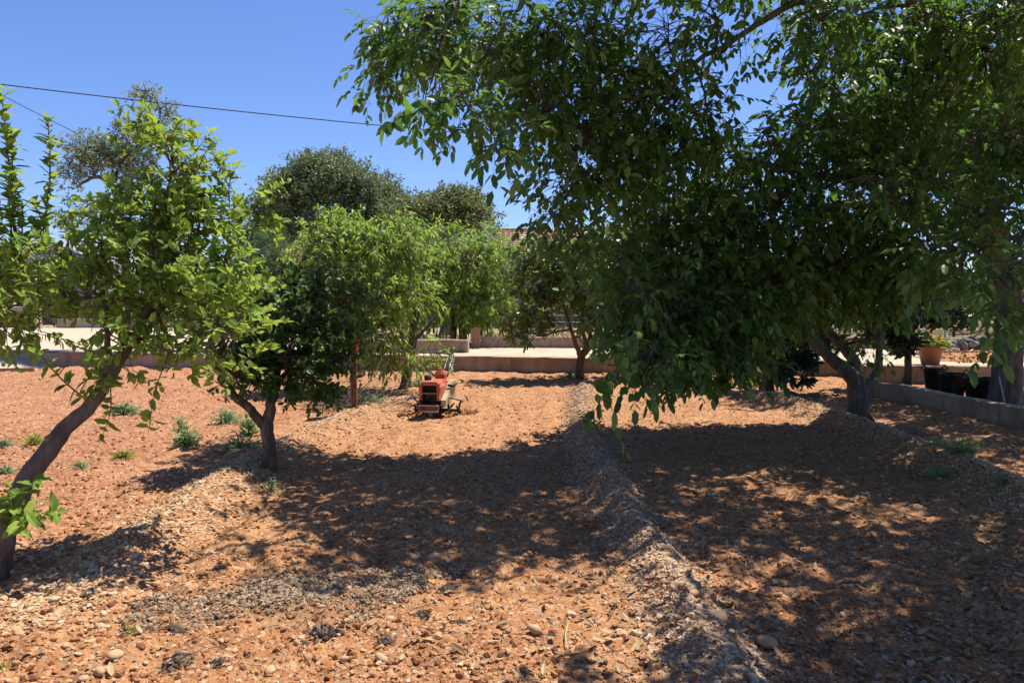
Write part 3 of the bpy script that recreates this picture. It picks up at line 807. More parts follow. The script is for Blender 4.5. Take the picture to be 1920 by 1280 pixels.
# --- leaning lemon tree in the left foreground
b = P0(-2.93, 4.33)
tree("lemon_tree", "lemon tree with a strongly leaning bare trunk in the left foreground, bright yellow-green crown", "tree", b,
     [[(b[0] - .08, b[1], b[2] - .1, .125), (b[0] - .06, b[1], b[2] + .06, .095), W(14, 985, 4.34, .080), W(64, 880, 4.45, .073), W(124, 805, 4.6, .063), W(182, 742, 4.72, .058), W(215, 690, 4.8, .048), W(258, 618, 4.95, .043), W(300, 575, 5.05, .038), W(345, 545, 5.15, .032), W(365, 500, 5.2, .024), W(372, 430, 5.25, .014)],
      [W(205, 705, 4.8, .04), W(200, 640, 4.85, .026), W(195, 560, 4.9, .018), W(180, 480, 4.95, .012)],
      [W(262, 612, 4.95, .035), W(300, 520, 5.0, .022), W(310, 430, 5.0, .015), W(320, 330, 5.0, .009)],
      [W(250, 640, 4.9, .02), W(300, 650, 4.8, .015), W(370, 640, 4.7, .010)]],
     [B(150, 500, 4.9, 60, 50, .3, .8), B(300, 420, 5.1, 90, 50, .3, .8), B(380, 560, 5.0, 60, 50, .3, .8), B(300, 270, 5.0, 45, 40, .2, .8), B(330, 320, 5.0, 78, 75, .28, .95), B(375, 410, 5.1, 80, 60, .3, .95), B(265, 400, 5.0, 75, 55, .3, .9), B(200, 480, 4.9, 85, 55, .3, .9), B(320, 490, 5.0, 90, 60, .3, .9),
      B(410, 520, 4.9, 70, 75, .3, .95), B(415, 620, 4.7, 70, 62, .28, 1.05), B(340, 660, 4.7, 55, 40, .2, .75), B(155, 560, 4.8, 65, 45, .25, .75), B(230, 560, 4.9, 70, 60, .25, .65), B(235, 650, 4.7, 40, 60, .2, .8), B(300, 600, 5.1, 60, 55, .25, .6), B(480, 400, 5.3, 28, 45, .12, .8), B(190, 700, 4.7, 26, 30, .1, .5)],
     'citrus', 'citrus', 'bark_l', dens=58, sc=1.0, outw=.75, droop=.08, seed=3, rough=.12, nseg=22, rs=.76,
     shoots=[(at(150, 740, 4.65), at(62, 648, 4.4), .006, 12), (at(150, 735, 4.6), at(165, 655, 4.5), .004, 6), (at(318, 660, 4.7), at(278, 812, 4.5), .004, 9), (at(205, 700, 4.75), at(190, 825, 4.6), .005, 9),
             (at(18, 960, 4.25), at(75, 900, 4.2), .004, 9), (at(15, 980, 4.2), at(105, 955, 4.1), .004, 11), (at(5, 980, 4.2), at(20, 915, 4.1), .004, 10), (at(5, 985, 4.2), at(-30, 930, 4.1), .004, 9), (at(8, 985, 4.2), at(50, 965, 4.0), .004, 9),
             (at(390, 420, 5.2), at(415, 290, 5.2), .006, 16), (at(470, 450, 5.3), at(495, 350, 5.3), .005, 14), (at(430, 380, 5.1), at(440, 310, 5.1), .005, 10)])
M['scar'] = simple("pruned_wood", (.20, .15, .11), (.38, .30, .23), 40, .85, .3)
lean = [o for o in scene.objects if o.name == "lemon_tree"][0]
for px, py, Y, rr in ((188, 702, 4.71, .017), (170, 746, 4.64, .012), (182, 726, 4.67, .008), (88, 822, 4.46, .016), (350, 548, 5.12, .02), (216, 672, 4.74, .014)):
    c = at(px, py, Y); g = Geo(); g.add(ICO2_V * A([rr, .014, rr * 1.5]) * (1 + rt.uniform(-.3, .3, (len(ICO2_V), 1))) + c, ICO2_F); g.build("pruning_scar", M['scar'], lean, smooth=True)
# --- lemon tree at the left edge
b = P0(-3.75, 4.95)
tree("lemon_tree", "lemon tree cut by the left edge, its tall upright shoots reaching into the sky", "tree", b,
     [[(b[0], b[1], b[2] - .1, .07), (b[0] + .03, b[1], .5, .06), (b[0] + .1, b[1], .95, .05), W(-60, 620, 4.95, .035), W(-20, 540, 4.95, .025)],
      [(b[0] + .1, b[1], .9, .04), W(-160, 560, 4.9, .03), W(-220, 450, 4.9, .02)]],
     [B(20, 600, 4.8, 60, 50, .25, .8), B(90, 590, 4.9, 45, 40, .2, .7), B(50, 530, 4.9, 60, 50, .25, .95), B(20, 460, 4.9, 55, 55, .25, .85), B(80, 470, 5.0, 40, 40, .2, .6), B(-60, 500, 4.9, 100, 90, .4, .8), B(-170, 420, 4.9, 110, 110, .5, .8)],
     'citrus', 'citrus', 'bark_l', dens=50, outw=.75, droop=.1, seed=23,
     shoots=[(at(30, 480, 4.9), at(2, 170, 4.9), .008, 46), (at(20, 450, 4.9), at(22, 245, 4.9), .006, 26), (at(75, 470, 5.0), at(90, 222, 5.0), .008, 38), (at(85, 460, 5.0), at(62, 380, 5.0), .006, 14), (at(40, 480, 4.9), at(10, 330, 4.8), .006, 22), (at(-30, 450, 4.9), at(-35, 230, 4.9), .007, 30)])
# --- small dark lemon tree with the forked trunk
b = P0(-2.20, 6.80)
tree("lemon_tree", "small dark-leaved lemon tree with a short forked trunk, third tree from the left", "tree", b,
     [[(b[0], b[1], b[2] - .08, .082), (b[0] + .01, b[1], b[2] + .18, .068), W(501, 800, 6.86, .066), W(512, 745, 6.95, .05), W(520, 690, 7.15, .042), W(530, 620, 7.2, .03), W(545, 540, 7.2, .016)],
      [W(501, 806, 6.86, .055), W(470, 768, 6.86, .048), W(432, 735, 6.9, .044), W(410, 690, 6.85, .034), W(420, 620, 6.85, .02)],
      [W(515, 720, 7.15, .03), W(570, 670, 7.2, .024), W(620, 620, 7.2, .014)]],
     [B(545, 585, 7.2, 85, 70, .5, 1.2), B(620, 570, 7.2, 65, 60, .45, 1.2), B(480, 600, 7.1, 70, 60, .45, 1.1), B(540, 660, 7.1, 90, 55, .5, 1.2), B(618, 650, 7.1, 48, 60, .4, 1.2), B(588, 712, 7.0, 48, 42, .35, 1.1), B(470, 680, 6.9, 55, 45, .35, 1.0), B(530, 720, 7.0, 40, 35, .3, .9), B(560, 520, 7.2, 60, 40, .35, .9), B(430, 650, 6.8, 45, 45, .3, .9), B(450, 700, 6.8, 35, 25, .2, .8)],
     'citrus', 'citrus_d', 'bark_l', dens=58, outw=.7, droop=-.05, seed=31, rough=.10, nseg=18, rs=.84,
     shoots=[(at(490, 590, 7.0), at(492, 480, 7.0), .005, 22), (at(480, 690, 6.8), at(485, 600, 6.7), .005, 16), (at(640, 740, 6.9), at(600, 770, 6.9), .004, 8)])

# --- peach trees
b = P0(-1.90, 13.35)
tree("peach_tree", "bright green peach tree with a dark leaning trunk beside the red tiller", "tree", b,
     [[(b[0], b[1], b[2] - .1, .135), W(764, 700, 13.35, .115), W(772, 660, 13.3, .095), W(778, 600, 13.3, .085), W(790, 540, 13.3, .05), W(800, 480, 13.3, .03)],
      [W(768, 655, 13.3, .06), W(752, 625, 13.2, .05), W(730, 590, 13.1, .035), W(690, 540, 13, .02)],
      [W(776, 640, 13.3, .05), W(792, 622, 13.3, .035), W(840, 570, 13.4, .02)]],
     [B(640, 470, 13.2, 80, 50, .8), B(590, 520, 13.2, 60, 60, .7, .8), B(720, 470, 13.3, 75, 48, .8), B(660, 560, 13.1, 75, 60, .8, .9), B(740, 550, 13.2, 70, 45, .8), B(650, 425, 13.4, 40, 30, .5, .9), B(600, 435, 13.3, 45, 30, .5, .7), B(705, 620, 12.8, 42, 50, .4, 1.), B(712, 672, 12.7, 24, 36, .3, .6), B(745, 665, 12.7, 32, 24, .3, .7), B(800, 660, 12.7, 40, 14, .3, .6), B(830, 640, 12.6, 35, 8, .2, .6), B(760, 440, 13.4, 45, 40, .6)],
     'peach', 'peach', 'bark_p', dens=40, sc=1.15, outw=.6, droop=-.1, seed=41, rough=.12, nseg=16, rs=.76)
b = A([-1.45, 20.6, .36])
tree("peach_tree", "peach tree with two slim stems standing behind the far low wall and pillar", "tree", b,
     [[(b[0], b[1], b[2] - .1, .11), W(850, 640, 20.6, .095), W(850, 590, 20.6, .08), W(835, 530, 20.6, .05)], [(b[0] + .3, b[1], .26, .13), W(869, 640, 20.6, .12), W(868, 590, 20.6, .10), W(880, 530, 20.6, .05)]],
     [B(800, 500, 20, 70, 62, 1.0), B(880, 490, 20, 75, 55, 1.0), B(850, 560, 20, 80, 42, 1.0, 1.2), B(920, 560, 20, 50, 45, .9), B(940, 500, 20.5, 45, 45, .9), B(820, 445, 20.5, 45, 25, .6, .8), B(900, 445, 20.5, 45, 25, .6, .7), B(780, 570, 20, 50, 40, .8), B(905, 600, 20.5, 26, 35, .5)],
     'peach', 'peach', 'bark_p', dens=34, sc=1.35, outw=.6, droop=-.1, seed=47)

# --- loquats
b = P0(1.40, 15.1)
tree("loquat_tree", "loquat tree with several slim stems in front of the back wall, centre of the picture", "tree", b,
     [[(b[0] - .02, b[1], b[2] - .1, .15), W(1087, 700, 15.1, .125), W(1090, 670, 15.1, .115), W(1105, 648, 15.1, .10), W(1125, 610, 15.1, .06), W(1140, 560, 15.1, .035)],
      [W(1088, 668, 15.1, .08), W(1078, 640, 15.0, .06), W(1066, 600, 14.9, .045), W(1050, 550, 14.9, .03)],
      [W(1098, 655, 15.1, .07), W(1095, 630, 15.1, .055), W(1092, 590, 15.1, .04), W(1090, 530, 15.1, .025)],
      [W(1105, 648, 15.1, .06), W(1108, 600, 15.2, .05), W(1110, 550, 15.3, .03)],
      [W(1070, 618, 14.95, .035), W(1040, 622, 14.8, .03), W(1010, 630, 14.7, .022), W(990, 610, 14.6, .016)]],
     [B(1000, 520, 14.9, 60, 50, .7), B(1050, 480, 15.1, 60, 45, .8, .9), B(1100, 530, 15.1, 70, 55, .9, .9), B(985, 590, 14.7, 48, 38, .5, .9), B(1040, 570, 14.8, 60, 38, .7, .7), B(1120, 590, 15, 45, 40, .6, .8), B(1130, 480, 15.2, 50, 50, .8), B(1000, 470, 15.2, 38, 28, .5, .8), B(1010, 630, 14.6, 35, 22, .3, .6), B(1160, 640, 15.2, 40, 40, .6, .6)],
     'rosette', 'loquat', 'bark_r', dens=15, sc=1.0, outw=.7, droop=.15, seed=53, nseg=14, sub=9, rs=.68)
b = P0(4.36, 12.95)
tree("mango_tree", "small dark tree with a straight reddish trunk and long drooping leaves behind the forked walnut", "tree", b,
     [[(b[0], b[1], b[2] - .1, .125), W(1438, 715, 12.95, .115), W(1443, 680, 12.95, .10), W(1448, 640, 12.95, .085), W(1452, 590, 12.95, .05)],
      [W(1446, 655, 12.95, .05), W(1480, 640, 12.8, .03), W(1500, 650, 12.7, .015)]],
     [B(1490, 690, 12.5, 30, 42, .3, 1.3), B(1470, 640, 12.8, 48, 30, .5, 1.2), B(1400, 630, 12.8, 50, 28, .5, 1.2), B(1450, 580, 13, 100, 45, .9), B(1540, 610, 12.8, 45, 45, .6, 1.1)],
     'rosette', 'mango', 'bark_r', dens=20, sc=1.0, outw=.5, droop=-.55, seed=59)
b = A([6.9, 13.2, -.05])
tree("mango_tree", "hanging foliage of long leaves, coloured almost black for the walnut shade, beside the terracotta pot", "tree", b,
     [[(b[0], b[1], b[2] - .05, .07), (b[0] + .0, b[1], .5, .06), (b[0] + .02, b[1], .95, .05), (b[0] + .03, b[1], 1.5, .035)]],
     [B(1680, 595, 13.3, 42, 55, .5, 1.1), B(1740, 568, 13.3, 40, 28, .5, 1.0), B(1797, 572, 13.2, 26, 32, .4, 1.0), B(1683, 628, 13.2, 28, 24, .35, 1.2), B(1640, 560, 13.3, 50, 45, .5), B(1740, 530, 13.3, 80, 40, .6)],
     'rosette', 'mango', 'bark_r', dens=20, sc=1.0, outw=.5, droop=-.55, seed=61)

# --- walnut trees
b = P0(4.30, 9.3)
tree("walnut_tree", "walnut tree with a thick smooth trunk forking low into three limbs on the right ridge", "tree", b,
     [[(b[0] - .02, b[1], b[2] - .12, .165), W(1607, 780, 9.6, .145), W(1607, 740, 9.6, .14), W(1600, 708, 9.6, .125), W(1560, 672, 9.55, .092), W(1528, 640, 9.5, .082), W(1500, 605, 9.4, .075), W(1470, 560, 9.3, .065), W(1430, 500, 9.2, .05), W(1390, 430, 9.1, .035)],
      [W(1605, 710, 9.62, .10), W(1598, 670, 9.7, .085), W(1565, 635, 9.8, .072), W(1540, 590, 9.9, .06), W(1540, 520, 10, .045), W(1600, 360, 10.2, .03)],
      [W(1612, 725, 9.6, .085), W(1640, 708, 9.65, .075), W(1648, 680, 9.7, .055), W(1648, 630, 9.7, .045), W(1655, 560, 9.6, .035), W(1670, 480, 9.5, .025)],
      [W(1490, 590, 9.4, .035), W(1420, 560, 9.0, .028), W(1340, 560, 8.6, .022), W(1260, 570, 8.2, .016)]],
     [B(1250, 470, 8.8, 130, 105, .8, 1.1), B(1215, 590, 8.2, 90, 95, .6, 1.3), B(1330, 600, 8.3, 110, 85, .7, 1.3), B(1255, 662, 7.8, 85, 42, .45, 1.3), B(1360, 665, 8.2, 75, 30, .5, 1.2), B(1400, 520, 8.8, 120, 95, .8, 1.2),
      B(1530, 500, 9.3, 120, 85, .8, 1.1), B(1660, 520, 9.2, 100, 65, .7, 1.0), B(1430, 400, 9, 140, 90, .9, 1.0), B(1290, 380, 9.2, 110, 70, .8, .9), B(1660, 430, 9.3, 130, 90, .9, 1.), B(1440, 585, 8.8, 50, 28, .5, 1.0),
      B(1142, 735, 5.1, 24, 12, .12, .7), B(1215, 672, 6.8, 60, 32, .3, .9), B(1190, 560, 7.5, 38, 60, .4, .9), B(1625, 640, 9.2, 22, 36, .2, .8), B(1160, 470, 8.0, 40, 40, .4, .8)],
     'walnut', 'walnut', 'bark_w', dens=62, sc=1.08, outw=.5, droop=-.45, seed=71, nseg=20, rough=.05, rs=.84, sub=6)
b = A([7.2, 11.0, -.1])
tree("walnut_tree", "huge walnut tree at the right edge whose branches overhang the whole upper right", "tree", b,
     [[(7.2, 11, -.15, .24), (7.2, 11, .5, .205), W(1893, 600, 11, .19), W(1880, 520, 10.9, .18), W(1850, 400, 10.6, .165), W(1815, 280, 10.2, .15), W(1785, 160, 9.8, .13), W(1768, 60, 9.4, .115), W(1750, -80, 9, .08), W(1650, -300, 8.4, .05)],
      [W(1862, 430, 10.7, .10), W(1780, 350, 9.8, .09), W(1660, 352, 9.2, .075), W(1610, 338, 9.0, .06), W(1540, 330, 8.8, .045), W(1400, 300, 8.6, .03)],
      [W(1768, 60, 9.4, .09), W(1640, -60, 8.6, .075), W(1490, 5, 8.0, .038), W(1400, 60, 7.9, .03), W(1300, 120, 7.8, .022), W(1180, 190, 7.7, .016)],
      [W(1640, -60, 8.6, .07), W(1400, -160, 7.8, .06), W(1150, -150, 7.6, .045), W(950, -60, 7.8, .03), W(820, 20, 8.4, .02), W(740, 60, 8.8, .012)],
      [W(1750, -80, 9, .07), (5.6, 7.4, 4.7, .06), (4.5, 5.6, 4.8, .045), (3.2, 4.4, 4.6, .03), (2.2, 3.8, 4.4, .02)],
      [(5.6, 7.4, 4.7, .05), (6.0, 5.6, 4.4, .04), (5.6, 4.2, 4.0, .025)],
      [W(1150, -150, 7.6, .035), (.6, 6.4, 4.9, .025), (-.3, 5.9, 4.6, .016)],
      [W(1820, 300, 10.2, .08), W(1900, 260, 9, .06), W(1960, 330, 7.5, .04), W(1900, 480, 6.2, .02)]],
     [B(745, 70, 8.9, 62, 75, .45, 1.0), B(700, 130, 9.2, 35, 38, .3, .7), B(840, 60, 8.4, 95, 85, .6, 1.1), B(805, 195, 6.7, 44, 38, .25, .8), B(870, 190, 6.4, 60, 45, .3, .8), B(935, 255, 6.2, 42, 48, .26, .9), B(930, 285, 5.6, 14, 12, .1, .5), B(960, 90, 8.0, 100, 90, .7, 1.1),
      B(1010, 210, 7.8, 60, 60, .5, 1.0), B(1090, 90, 8.0, 110, 95, .8, 1.0), B(1100, 230, 8, 90, 85, .7, 1.1), B(1050, 345, 7.8, 62, 52, .45, .9), B(1150, 330, 8.2, 80, 60, .6, 1.0), B(1030, 412, 7.2, 40, 26, .25, 1.0), B(1082, 445, 7.5, 36, 34, .3, .9), B(1210, 190, 8.2, 90, 90, .8, .9), B(1250, 70, 7.6, 80, 55, .6, .7), B(1240, 280, 8.5, 100, 70, .8, .9),
      B(1370, 90, 7.9, 48, 40, .4, .45), B(1330, 210, 8.0, 50, 70, .5, .8), B(1400, 290, 8.8, 90, 60, .7, .8), B(1540, 40, 8, 80, 45, .6, .8), B(1560, 140, 8.2, 75, 55, .7, .6), B(1500, 230, 8.6, 60, 55, .7, .9), B(1600, 250, 8.8, 100, 70, .8, .8), B(1700, 60, 8.4, 90, 80, .8, .8), B(1700, 190, 8.8, 90, 80, .9, .9), B(1740, 320, 8.8, 110, 70, .9, 1.),
      B(1840, 90, 8, 90, 110, .9, 1.), B(1860, 250, 7.4, 80, 70, .6, .8), B(1850, 400, 7.0, 90, 80, .6, .9), B(1790, 480, 6.8, 80, 60, .5, .8), B(1890, 520, 5.4, 55, 60, .3, .8), B(1885, 600, 5.2, 32, 42, .16, .9), B(1560, 330, 8.9, 90, 50, .7, .8), B(1960, 300, 7, 60, 150, .8, .9), B(1650, 350, 7.6, 70, 50, .5, .6), B(1330, 10, 7.6, 70, 22, .5, .7),
      ((4.6, 5.6, 5.1), (1.1, 1.0, .5), .7), ((3.2, 4.4, 4.8), (.9, .8, .45), .75), ((2.1, 3.7, 4.5), (.65, .6, .4), .8), ((6.0, 5.4, 4.6), (1.0, 1.0, .5), .7), ((5.6, 4.0, 4.2), (.9, .8, .45), .7), ((5.6, 7.6, 5.2), (1.1, 1.0, .6), .7), ((3.6, 6.6, 5.4), (1.0, 1.0, .5), .7), ((2.0, 6.3, 5.2), (1.0, .8, .4), .75), ((1.0, 6.3, 5.1), (.8, .8, .4), .9), ((1.6, 8.2, 5.4), (1.1, .9, .5), .8), ((6.6, 10, 5.4), (1.3, 1.2, .7), .7), ((4.4, 10, 5.2), (1.2, 1.1, .7), .6), ((4.0, 3.0, 4.1), (.8, .6, .35), .7), ((3.0, 8.6, 5.6), (1.1, .9, .5), .8),
      ((4.5, 4.8, 6.0), (1.6, 1.3, .6), .8), ((5.4, 5.6, 6.6), (1.8, 1.3, .6), .7), ((5.6, 7.0, 6.3), (1.4, 1.2, .5), .5), ((3.9, 3.9, 5.4), (1.2, .8, .4), .6), ((3.4, 7.5, 6.4), (1.6, 1.3, .6), .55), ((2.0, 7.2, 6.0), (1.4, 1.0, .5), .4), ((.9, 7.5, 5.8), (1.0, .8, .4), .3), ((8.2, 10.5, 4.8), (1.5, 1.5, .9), .8), ((8.3, 12.6, 4.8), (1.4, 1.3, .9), .8), ((7.6, 8.4, 4.9), (1.3, 1.3, .8), .8), ((6.6, 11.8, 4.3), (1.2, 1.1, .8), .7), ((6.0, 12.8, 4.5), (1.2, .9, .8), .7), ((8.4, 6.4, 4.6), (1.4, 1.3, .7), .7), ((6.6, 4.0, 5.4), (1.3, 1.2, .6), .55), ((3.0, 3.2, 5.0), (.9, .7, .4), .6)],  # unseen clumps higher up and farther out, added to deepen the shade
     'walnut', 'walnut', 'bark_w', dens=60, sc=1.05, outw=.5, droop=-.42, seed=83, nseg=20, rough=.05, sub=6,
     shoots=[(at(945, 30, 7.6), at(943, 190, 7.5), .008, 14), (at(860, 180, 6), at(722, 236, 4.9), .006, 16), (at(1190, 620, 5.2), at(1105, 790, 4.9), .005, 16)])

# green walnuts hanging in the leaves
M['nut'] = simple("green_husk", (.10, .17, .05), (.17, .26, .08), 30, .5, .2)
roots = [o for o in scene.objects if o.name.startswith("walnut_tree") and o.parent is None]
for k, (px, py, Y) in enumerate([(1280, 668, 7.2), (1475, 421, 8.1), (1297, 408, 8.3), (1715, 468, 8.3), (1730, 402, 8.0), (1505, 408, 8.1), (1500, 220, 7.9), (1350, 478, 7.9), (1480, 660, 8.6), (1840, 395, 6.6)]):
    p = at(px, py, Y); g = Geo(); V = ICO2_V * A([.020, .020, .023]) + p
    g.add(V, ICO2_F); rr = roots[0] if k in (0, 7, 8, 2, 5, 1) else roots[-1]
    tube(g, [p, p + A([.004, 0, .045])], .002, 5)
    g.build("walnut_fruit", M['nut'], rr, smooth=True)

# --- trees behind the wall
def clumpy(c, r, n, rr, seed, zmin=-.4):
    rg_ = np.random.default_rng(seed); out = []
    for k in range(n):
        d = rg_.normal(0, 1, 3); d /= np.linalg.norm(d)
        if d[2] < zmin: d[2] = abs(d[2])
        if d[1] > .5: d[1] *= -1
        q = rg_.uniform(.62, .92)
        s = rr * rg_.uniform(.6, 1.4)
        out.append((A(c) + d * q * A(r), (s, s, s * .75), 1.0))
    out.append((A(c), (r[0] * .6, r[1] * .6, r[2] * .6), .5))
    return out
c = at(618, 395, 31)
tree("holm_oak", "big round grey-green evergreen oak rising against the sky behind the peach trees", "tree", (c[0], 31, .4),
     [[(c[0], 31, .3, .35), (c[0] + .1, 31, 1.8, .3), (c[0], 31, 3.2, .25), (c[0], 31, 4.6, .15)]],
     clumpy(c + A([0, 0, -.3]), (3.15, 2.8, 2.6), 85, .60, 5) + [B(505, 400, 31, 40, 60, 1.0), B(540, 420, 30.5, 50, 45, 1.0), B(740, 385, 31, 38, 40, .9)],
     'tuft', 'oak', 'bark_w', dens=42, sc=1.5, det=0, outw=.8, droop=.1, seed=91, bias=.35, brr=.04, sub=3, twr=.008)
c = at(838, 425, 27)
tree("carob_tree", "rounded yellow-green tree just right of the big oak, lower than it", "tree", (c[0], 27, .4),
     [[(c[0], 27, .3, .22), (c[0], 27, 1.5, .18), (c[0], 27, 3.2, .1)]],
     clumpy(c + A([0, 0, -.2]), (1.65, 1.6, 1.45), 30, .52, 6) + [B(760, 400, 27, 42, 35, .8), B(745, 430, 27, 40, 40, .8)],
     'tuft', 'olive2', 'bark_w', dens=34, sc=1.45, det=0, outw=.8, droop=.1, seed=93, bias=.35, brr=.03, sub=3, twr=.008)
c = at(490, 490, 18.6)
tree("tamarisk", "soft feathery green tree between the leaning lemon and the peach trees", "tree", (c[0], 18.6, .36),
     [[(c[0], 18.6, .25, .09), (c[0], 18.6, 1.2, .07), (c[0], 18.6, 2.2, .04)]],
     [B(490, 470, 18.6, 55, 45, .7), B(460, 520, 18.4, 45, 45, .6), B(520, 510, 18.6, 40, 50, .6), B(500, 560, 18.4, 60, 40, .7), B(470, 440, 18.6, 28, 18, .4)],
     'peach', 'feather', 'bark_w', dens=30, sc=.75, det=0, outw=.7, droop=.1, seed=95, bias=.4, sub=5)
c = at(215, 330, 19)
tree("almond_tree", "sparse grey-green almond tree with a thin curved limb seen against the sky at left", "tree", (c[0] + .2, 19, .37),
     [[(c[0] + .3, 19, .3, .14), (c[0] + .25, 19, 1.5, .11), W(232, 450, 19, .09), W(222, 390, 19, .075), W(212, 355, 19, .065), W(185, 332, 19, .05), W(150, 345, 19, .03)],
      [W(222, 392, 19, .05), W(202, 372, 19, .035), W(165, 385, 19, .02)],
      [W(212, 355, 19, .05), W(230, 300, 19, .04), W(285, 250, 19, .03), W(300, 215, 19, .022), W(285, 175, 19, .015), W(250, 168, 19, .01)]],
     [B(160, 285, 19, 42, 40, .6, .6), B(205, 290, 19, 42, 40, .6, .6), B(130, 330, 19, 28, 30, .4, .45), B(225, 250, 19, 26, 22, .4, .5), B(150, 400, 19, 42, 28, .4, .35), B(120, 410, 19, 20, 20, .3, .4), B(240, 340, 19, 26, 34, .4, .6),
      B(275, 175, 19, 24, 14, .25, .6), B(310, 200, 19, 18, 16, .25, .6), B(255, 180, 19, 16, 12, .2, .4), B(300, 250, 19, 40, 18, .3, .6), B(260, 300, 19, 36, 30, .4, .6), B(345, 250, 19, 14, 14, .2, .4), B(320, 225, 19, 16, 14, .2, .5), B(420, 310, 19, 18, 12, .2, .4)],
     'tuft', 'almond', 'bark_w', dens=60, sc=1.0, det=0, outw=.7, droop=0, seed=97, bias=.6, sub=4, twr=.012)
for k, (px, py, Y, rx, ry, lab) in enumerate([(985, 600, 26, 55, 45, "olive-green shrub behind the far wall left of the loquat stems"), (1090, 570, 30, 60, 50, "grey-green shrub seen through the loquat stems"), (700, 540, 24, 60, 60, "green shrub behind the peach foliage"),
                                             (1215, 575, 27, 80, 55, "dark shrub behind the far wall hidden under the walnut leaves"), (1420, 585, 28, 90, 50, "olive shrub far behind the forked walnut"), (1600, 560, 30, 70, 50, "round shrub far behind between the two walnuts"), (1140, 470, 26, 45, 45, "yellow-green treetop just right of the tiled roof"), (575, 560, 22, 60, 45, "green bush behind the dark lemon tree")]):
    c = at(px, py, Y); c[2] = max(c[2], .6)
    r = (rx * Y / F, .9, ry * Y / F)
    tree("shrub", lab, "shrub", (c[0], Y, .4), [[(c[0], Y, .3, .06), (c[0], Y, .9, .05), (c[0], Y, c[2], .03)]],
         [(c + A([dx * r[0], dy, dz * r[2]]), (r[0] * .62, .6, r[2] * .62), 1) for dx, dy, dz in ((-.5, 0, -.1), (.5, .1, -.2), (0, 0, .4), (0, -.2, -.5), (-.4, .2, .35), (.45, .1, .3))],
         'tuft', 'shrub' if k != 6 else 'olive2', 'bark_w', dens=26, sc=1.3, det=0, outw=.7, droop=.1, seed=101 + k, sub=3)

# far belt of scrub closing the horizon
g = Geo(); n = 26000
x = rt.uniform(-90, 90, n); y = rt.uniform(62, 75, n)
hh = 2.4 + 2.2 * vn(x * .12, x * 0, 77) + 1.2 * vn(x * .5, x * 0, 78)
p = np.stack([x, y, .2 + hh * rt.uniform(0, 1, n) ** .6], 1)
leaves(g, p, rt.normal(0, 1, (n, 3)), rt.normal(0, 1, (n, 3)) + A([0, 0, .8]), rt.uniform(.5, .9, n), rt.uniform(.35, .6, n), 0)
tag(g.build("scrub_belt", M['shrub']), "far belt of low green scrub along the horizon", kind='stuff')
# dry grass beyond the far wall
g = Geo(); n = 42000
y = 19.6 + 22 * rt.uniform(0, 1, n) ** 1.6; x = rt.uniform(-.28, .85, n) * y + 1
k = rt.uniform(0, 1, n) < np.clip(.15 + .8 * (x > 5) + 1.2 * fbm(x * .4, y * .4, 66, 2), .05, 1); x = x[k]; y = y[k]; n = len(x)
z = .33 + .25 * fbm(x * .2, y * .2, 9, 3) * np.clip((y - 20) / 10, 0, 1)
leaves(g, np.stack([x, y, z], 1), rt.normal(0, .35, (n, 3)) + A([0, 0, 1]), rt.normal(0, 1, (n, 3)), rt.uniform(.15, .5, n), rt.uniform(.012, .03, n), 0)
tag(g.build("dry_grass", M['dry']), "tall yellow dry grass in the field beyond the far wall", kind='stuff')

# ------------------------------------------------------------------ weeds
def weed(px, py, mat, lab, n=60, h=.18, w=.25, lw=.25, upw=.7, name="weed", cat="weed", loc=None):
    fine = lw > .1
    if fine: n = int(n * 2.2); h *= rt.uniform(.75, 1.0)
    c = G(px, py) if loc is None else A(loc); c[2] = float(H(c[0:1], c[1:2])[0]) if loc is None else c[2]
    g = Geo(); a = rt.uniform(0, 6.28, n); q = rt.uniform(0, 1, n) ** .7 * w * .5
    hz = h * rt.uniform(0, .85, n) * (1 - (q / (w * .5)) ** 2 * .7) if fine else rt.uniform(0, h * .3, n)
    p = np.stack([c[0] + q * np.cos(a) * (1.0 if fine else .6), c[1] + q * np.sin(a) * (1.0 if fine else .6), c[2] + hz], 1)
    if fine: p += rt.normal(0, .015, p.shape)
    d = np.stack([np.cos(a), np.sin(a), rt.uniform(.3, 1.4, n) * upw * 1.4], 1)
    L = h * rt.uniform(.12, .38, n) if fine else h * rt.uniform(.5, 1.2, n)
    if fine: d += rt.normal(0, .35, d.shape)
    leaves(g, p, d, A([0, 0, 1.0]) + rt.normal(0, .4, (n, 3)), L, L * (lw * 1.3 if fine else lw), 1, .3, .35)
    m_ = n; twigs(g, np.repeat(c[None], m_, 0), p[:m_], .003, .0015, .05)
    return tag(g.build(name, M[mat]), lab, cat)
weed(232, 775, 'weed_b', "bluish leafy weed on the red soil just right of the leaning trunk", 130, .22, .42, .35, .3)
weed(350, 840, 'weed', "pale green weed standing alone between the two lemon trunks", 120, .26, .26, .28, .7)
weed(340, 812, 'weed', "taller thin weed just behind the pale green one", 50, .24, .14, .3, .8)
weed(425, 795, 'weed', "light green round weed near the left limb of the forked lemon", 130, .24, .34, .2, .6)
weed(450, 845, 'weed_b', "dark blue-green thistle at the foot of the forked lemon trunk", 120, .24, .42, .16, .35)
weed(468, 815, 'weed', "upright weed directly left of the forked lemon trunk", 60, .30, .16, .3, .9)
weed(232, 862, 'weed_y', "low yellow-green weed below the hanging lemon shoot", 90, .10, .24, .2, .4)
weed(152, 885, 'weed', "small green weed right of the leaning trunk's lower part", 60, .09, .16, .2, .5)
weed(66, 835, 'weed_y', "bright yellow weed beside the leaning trunk on the left", 80, .18, .22, .22, .6)
weed(8, 838, 'weed_b', "bluish weed at the left edge", 60, .12, .2, .3, .4)
weed(12, 890, 'weed', "pale green weed at the left edge below the bluish one", 60, .12, .18, .2, .5)
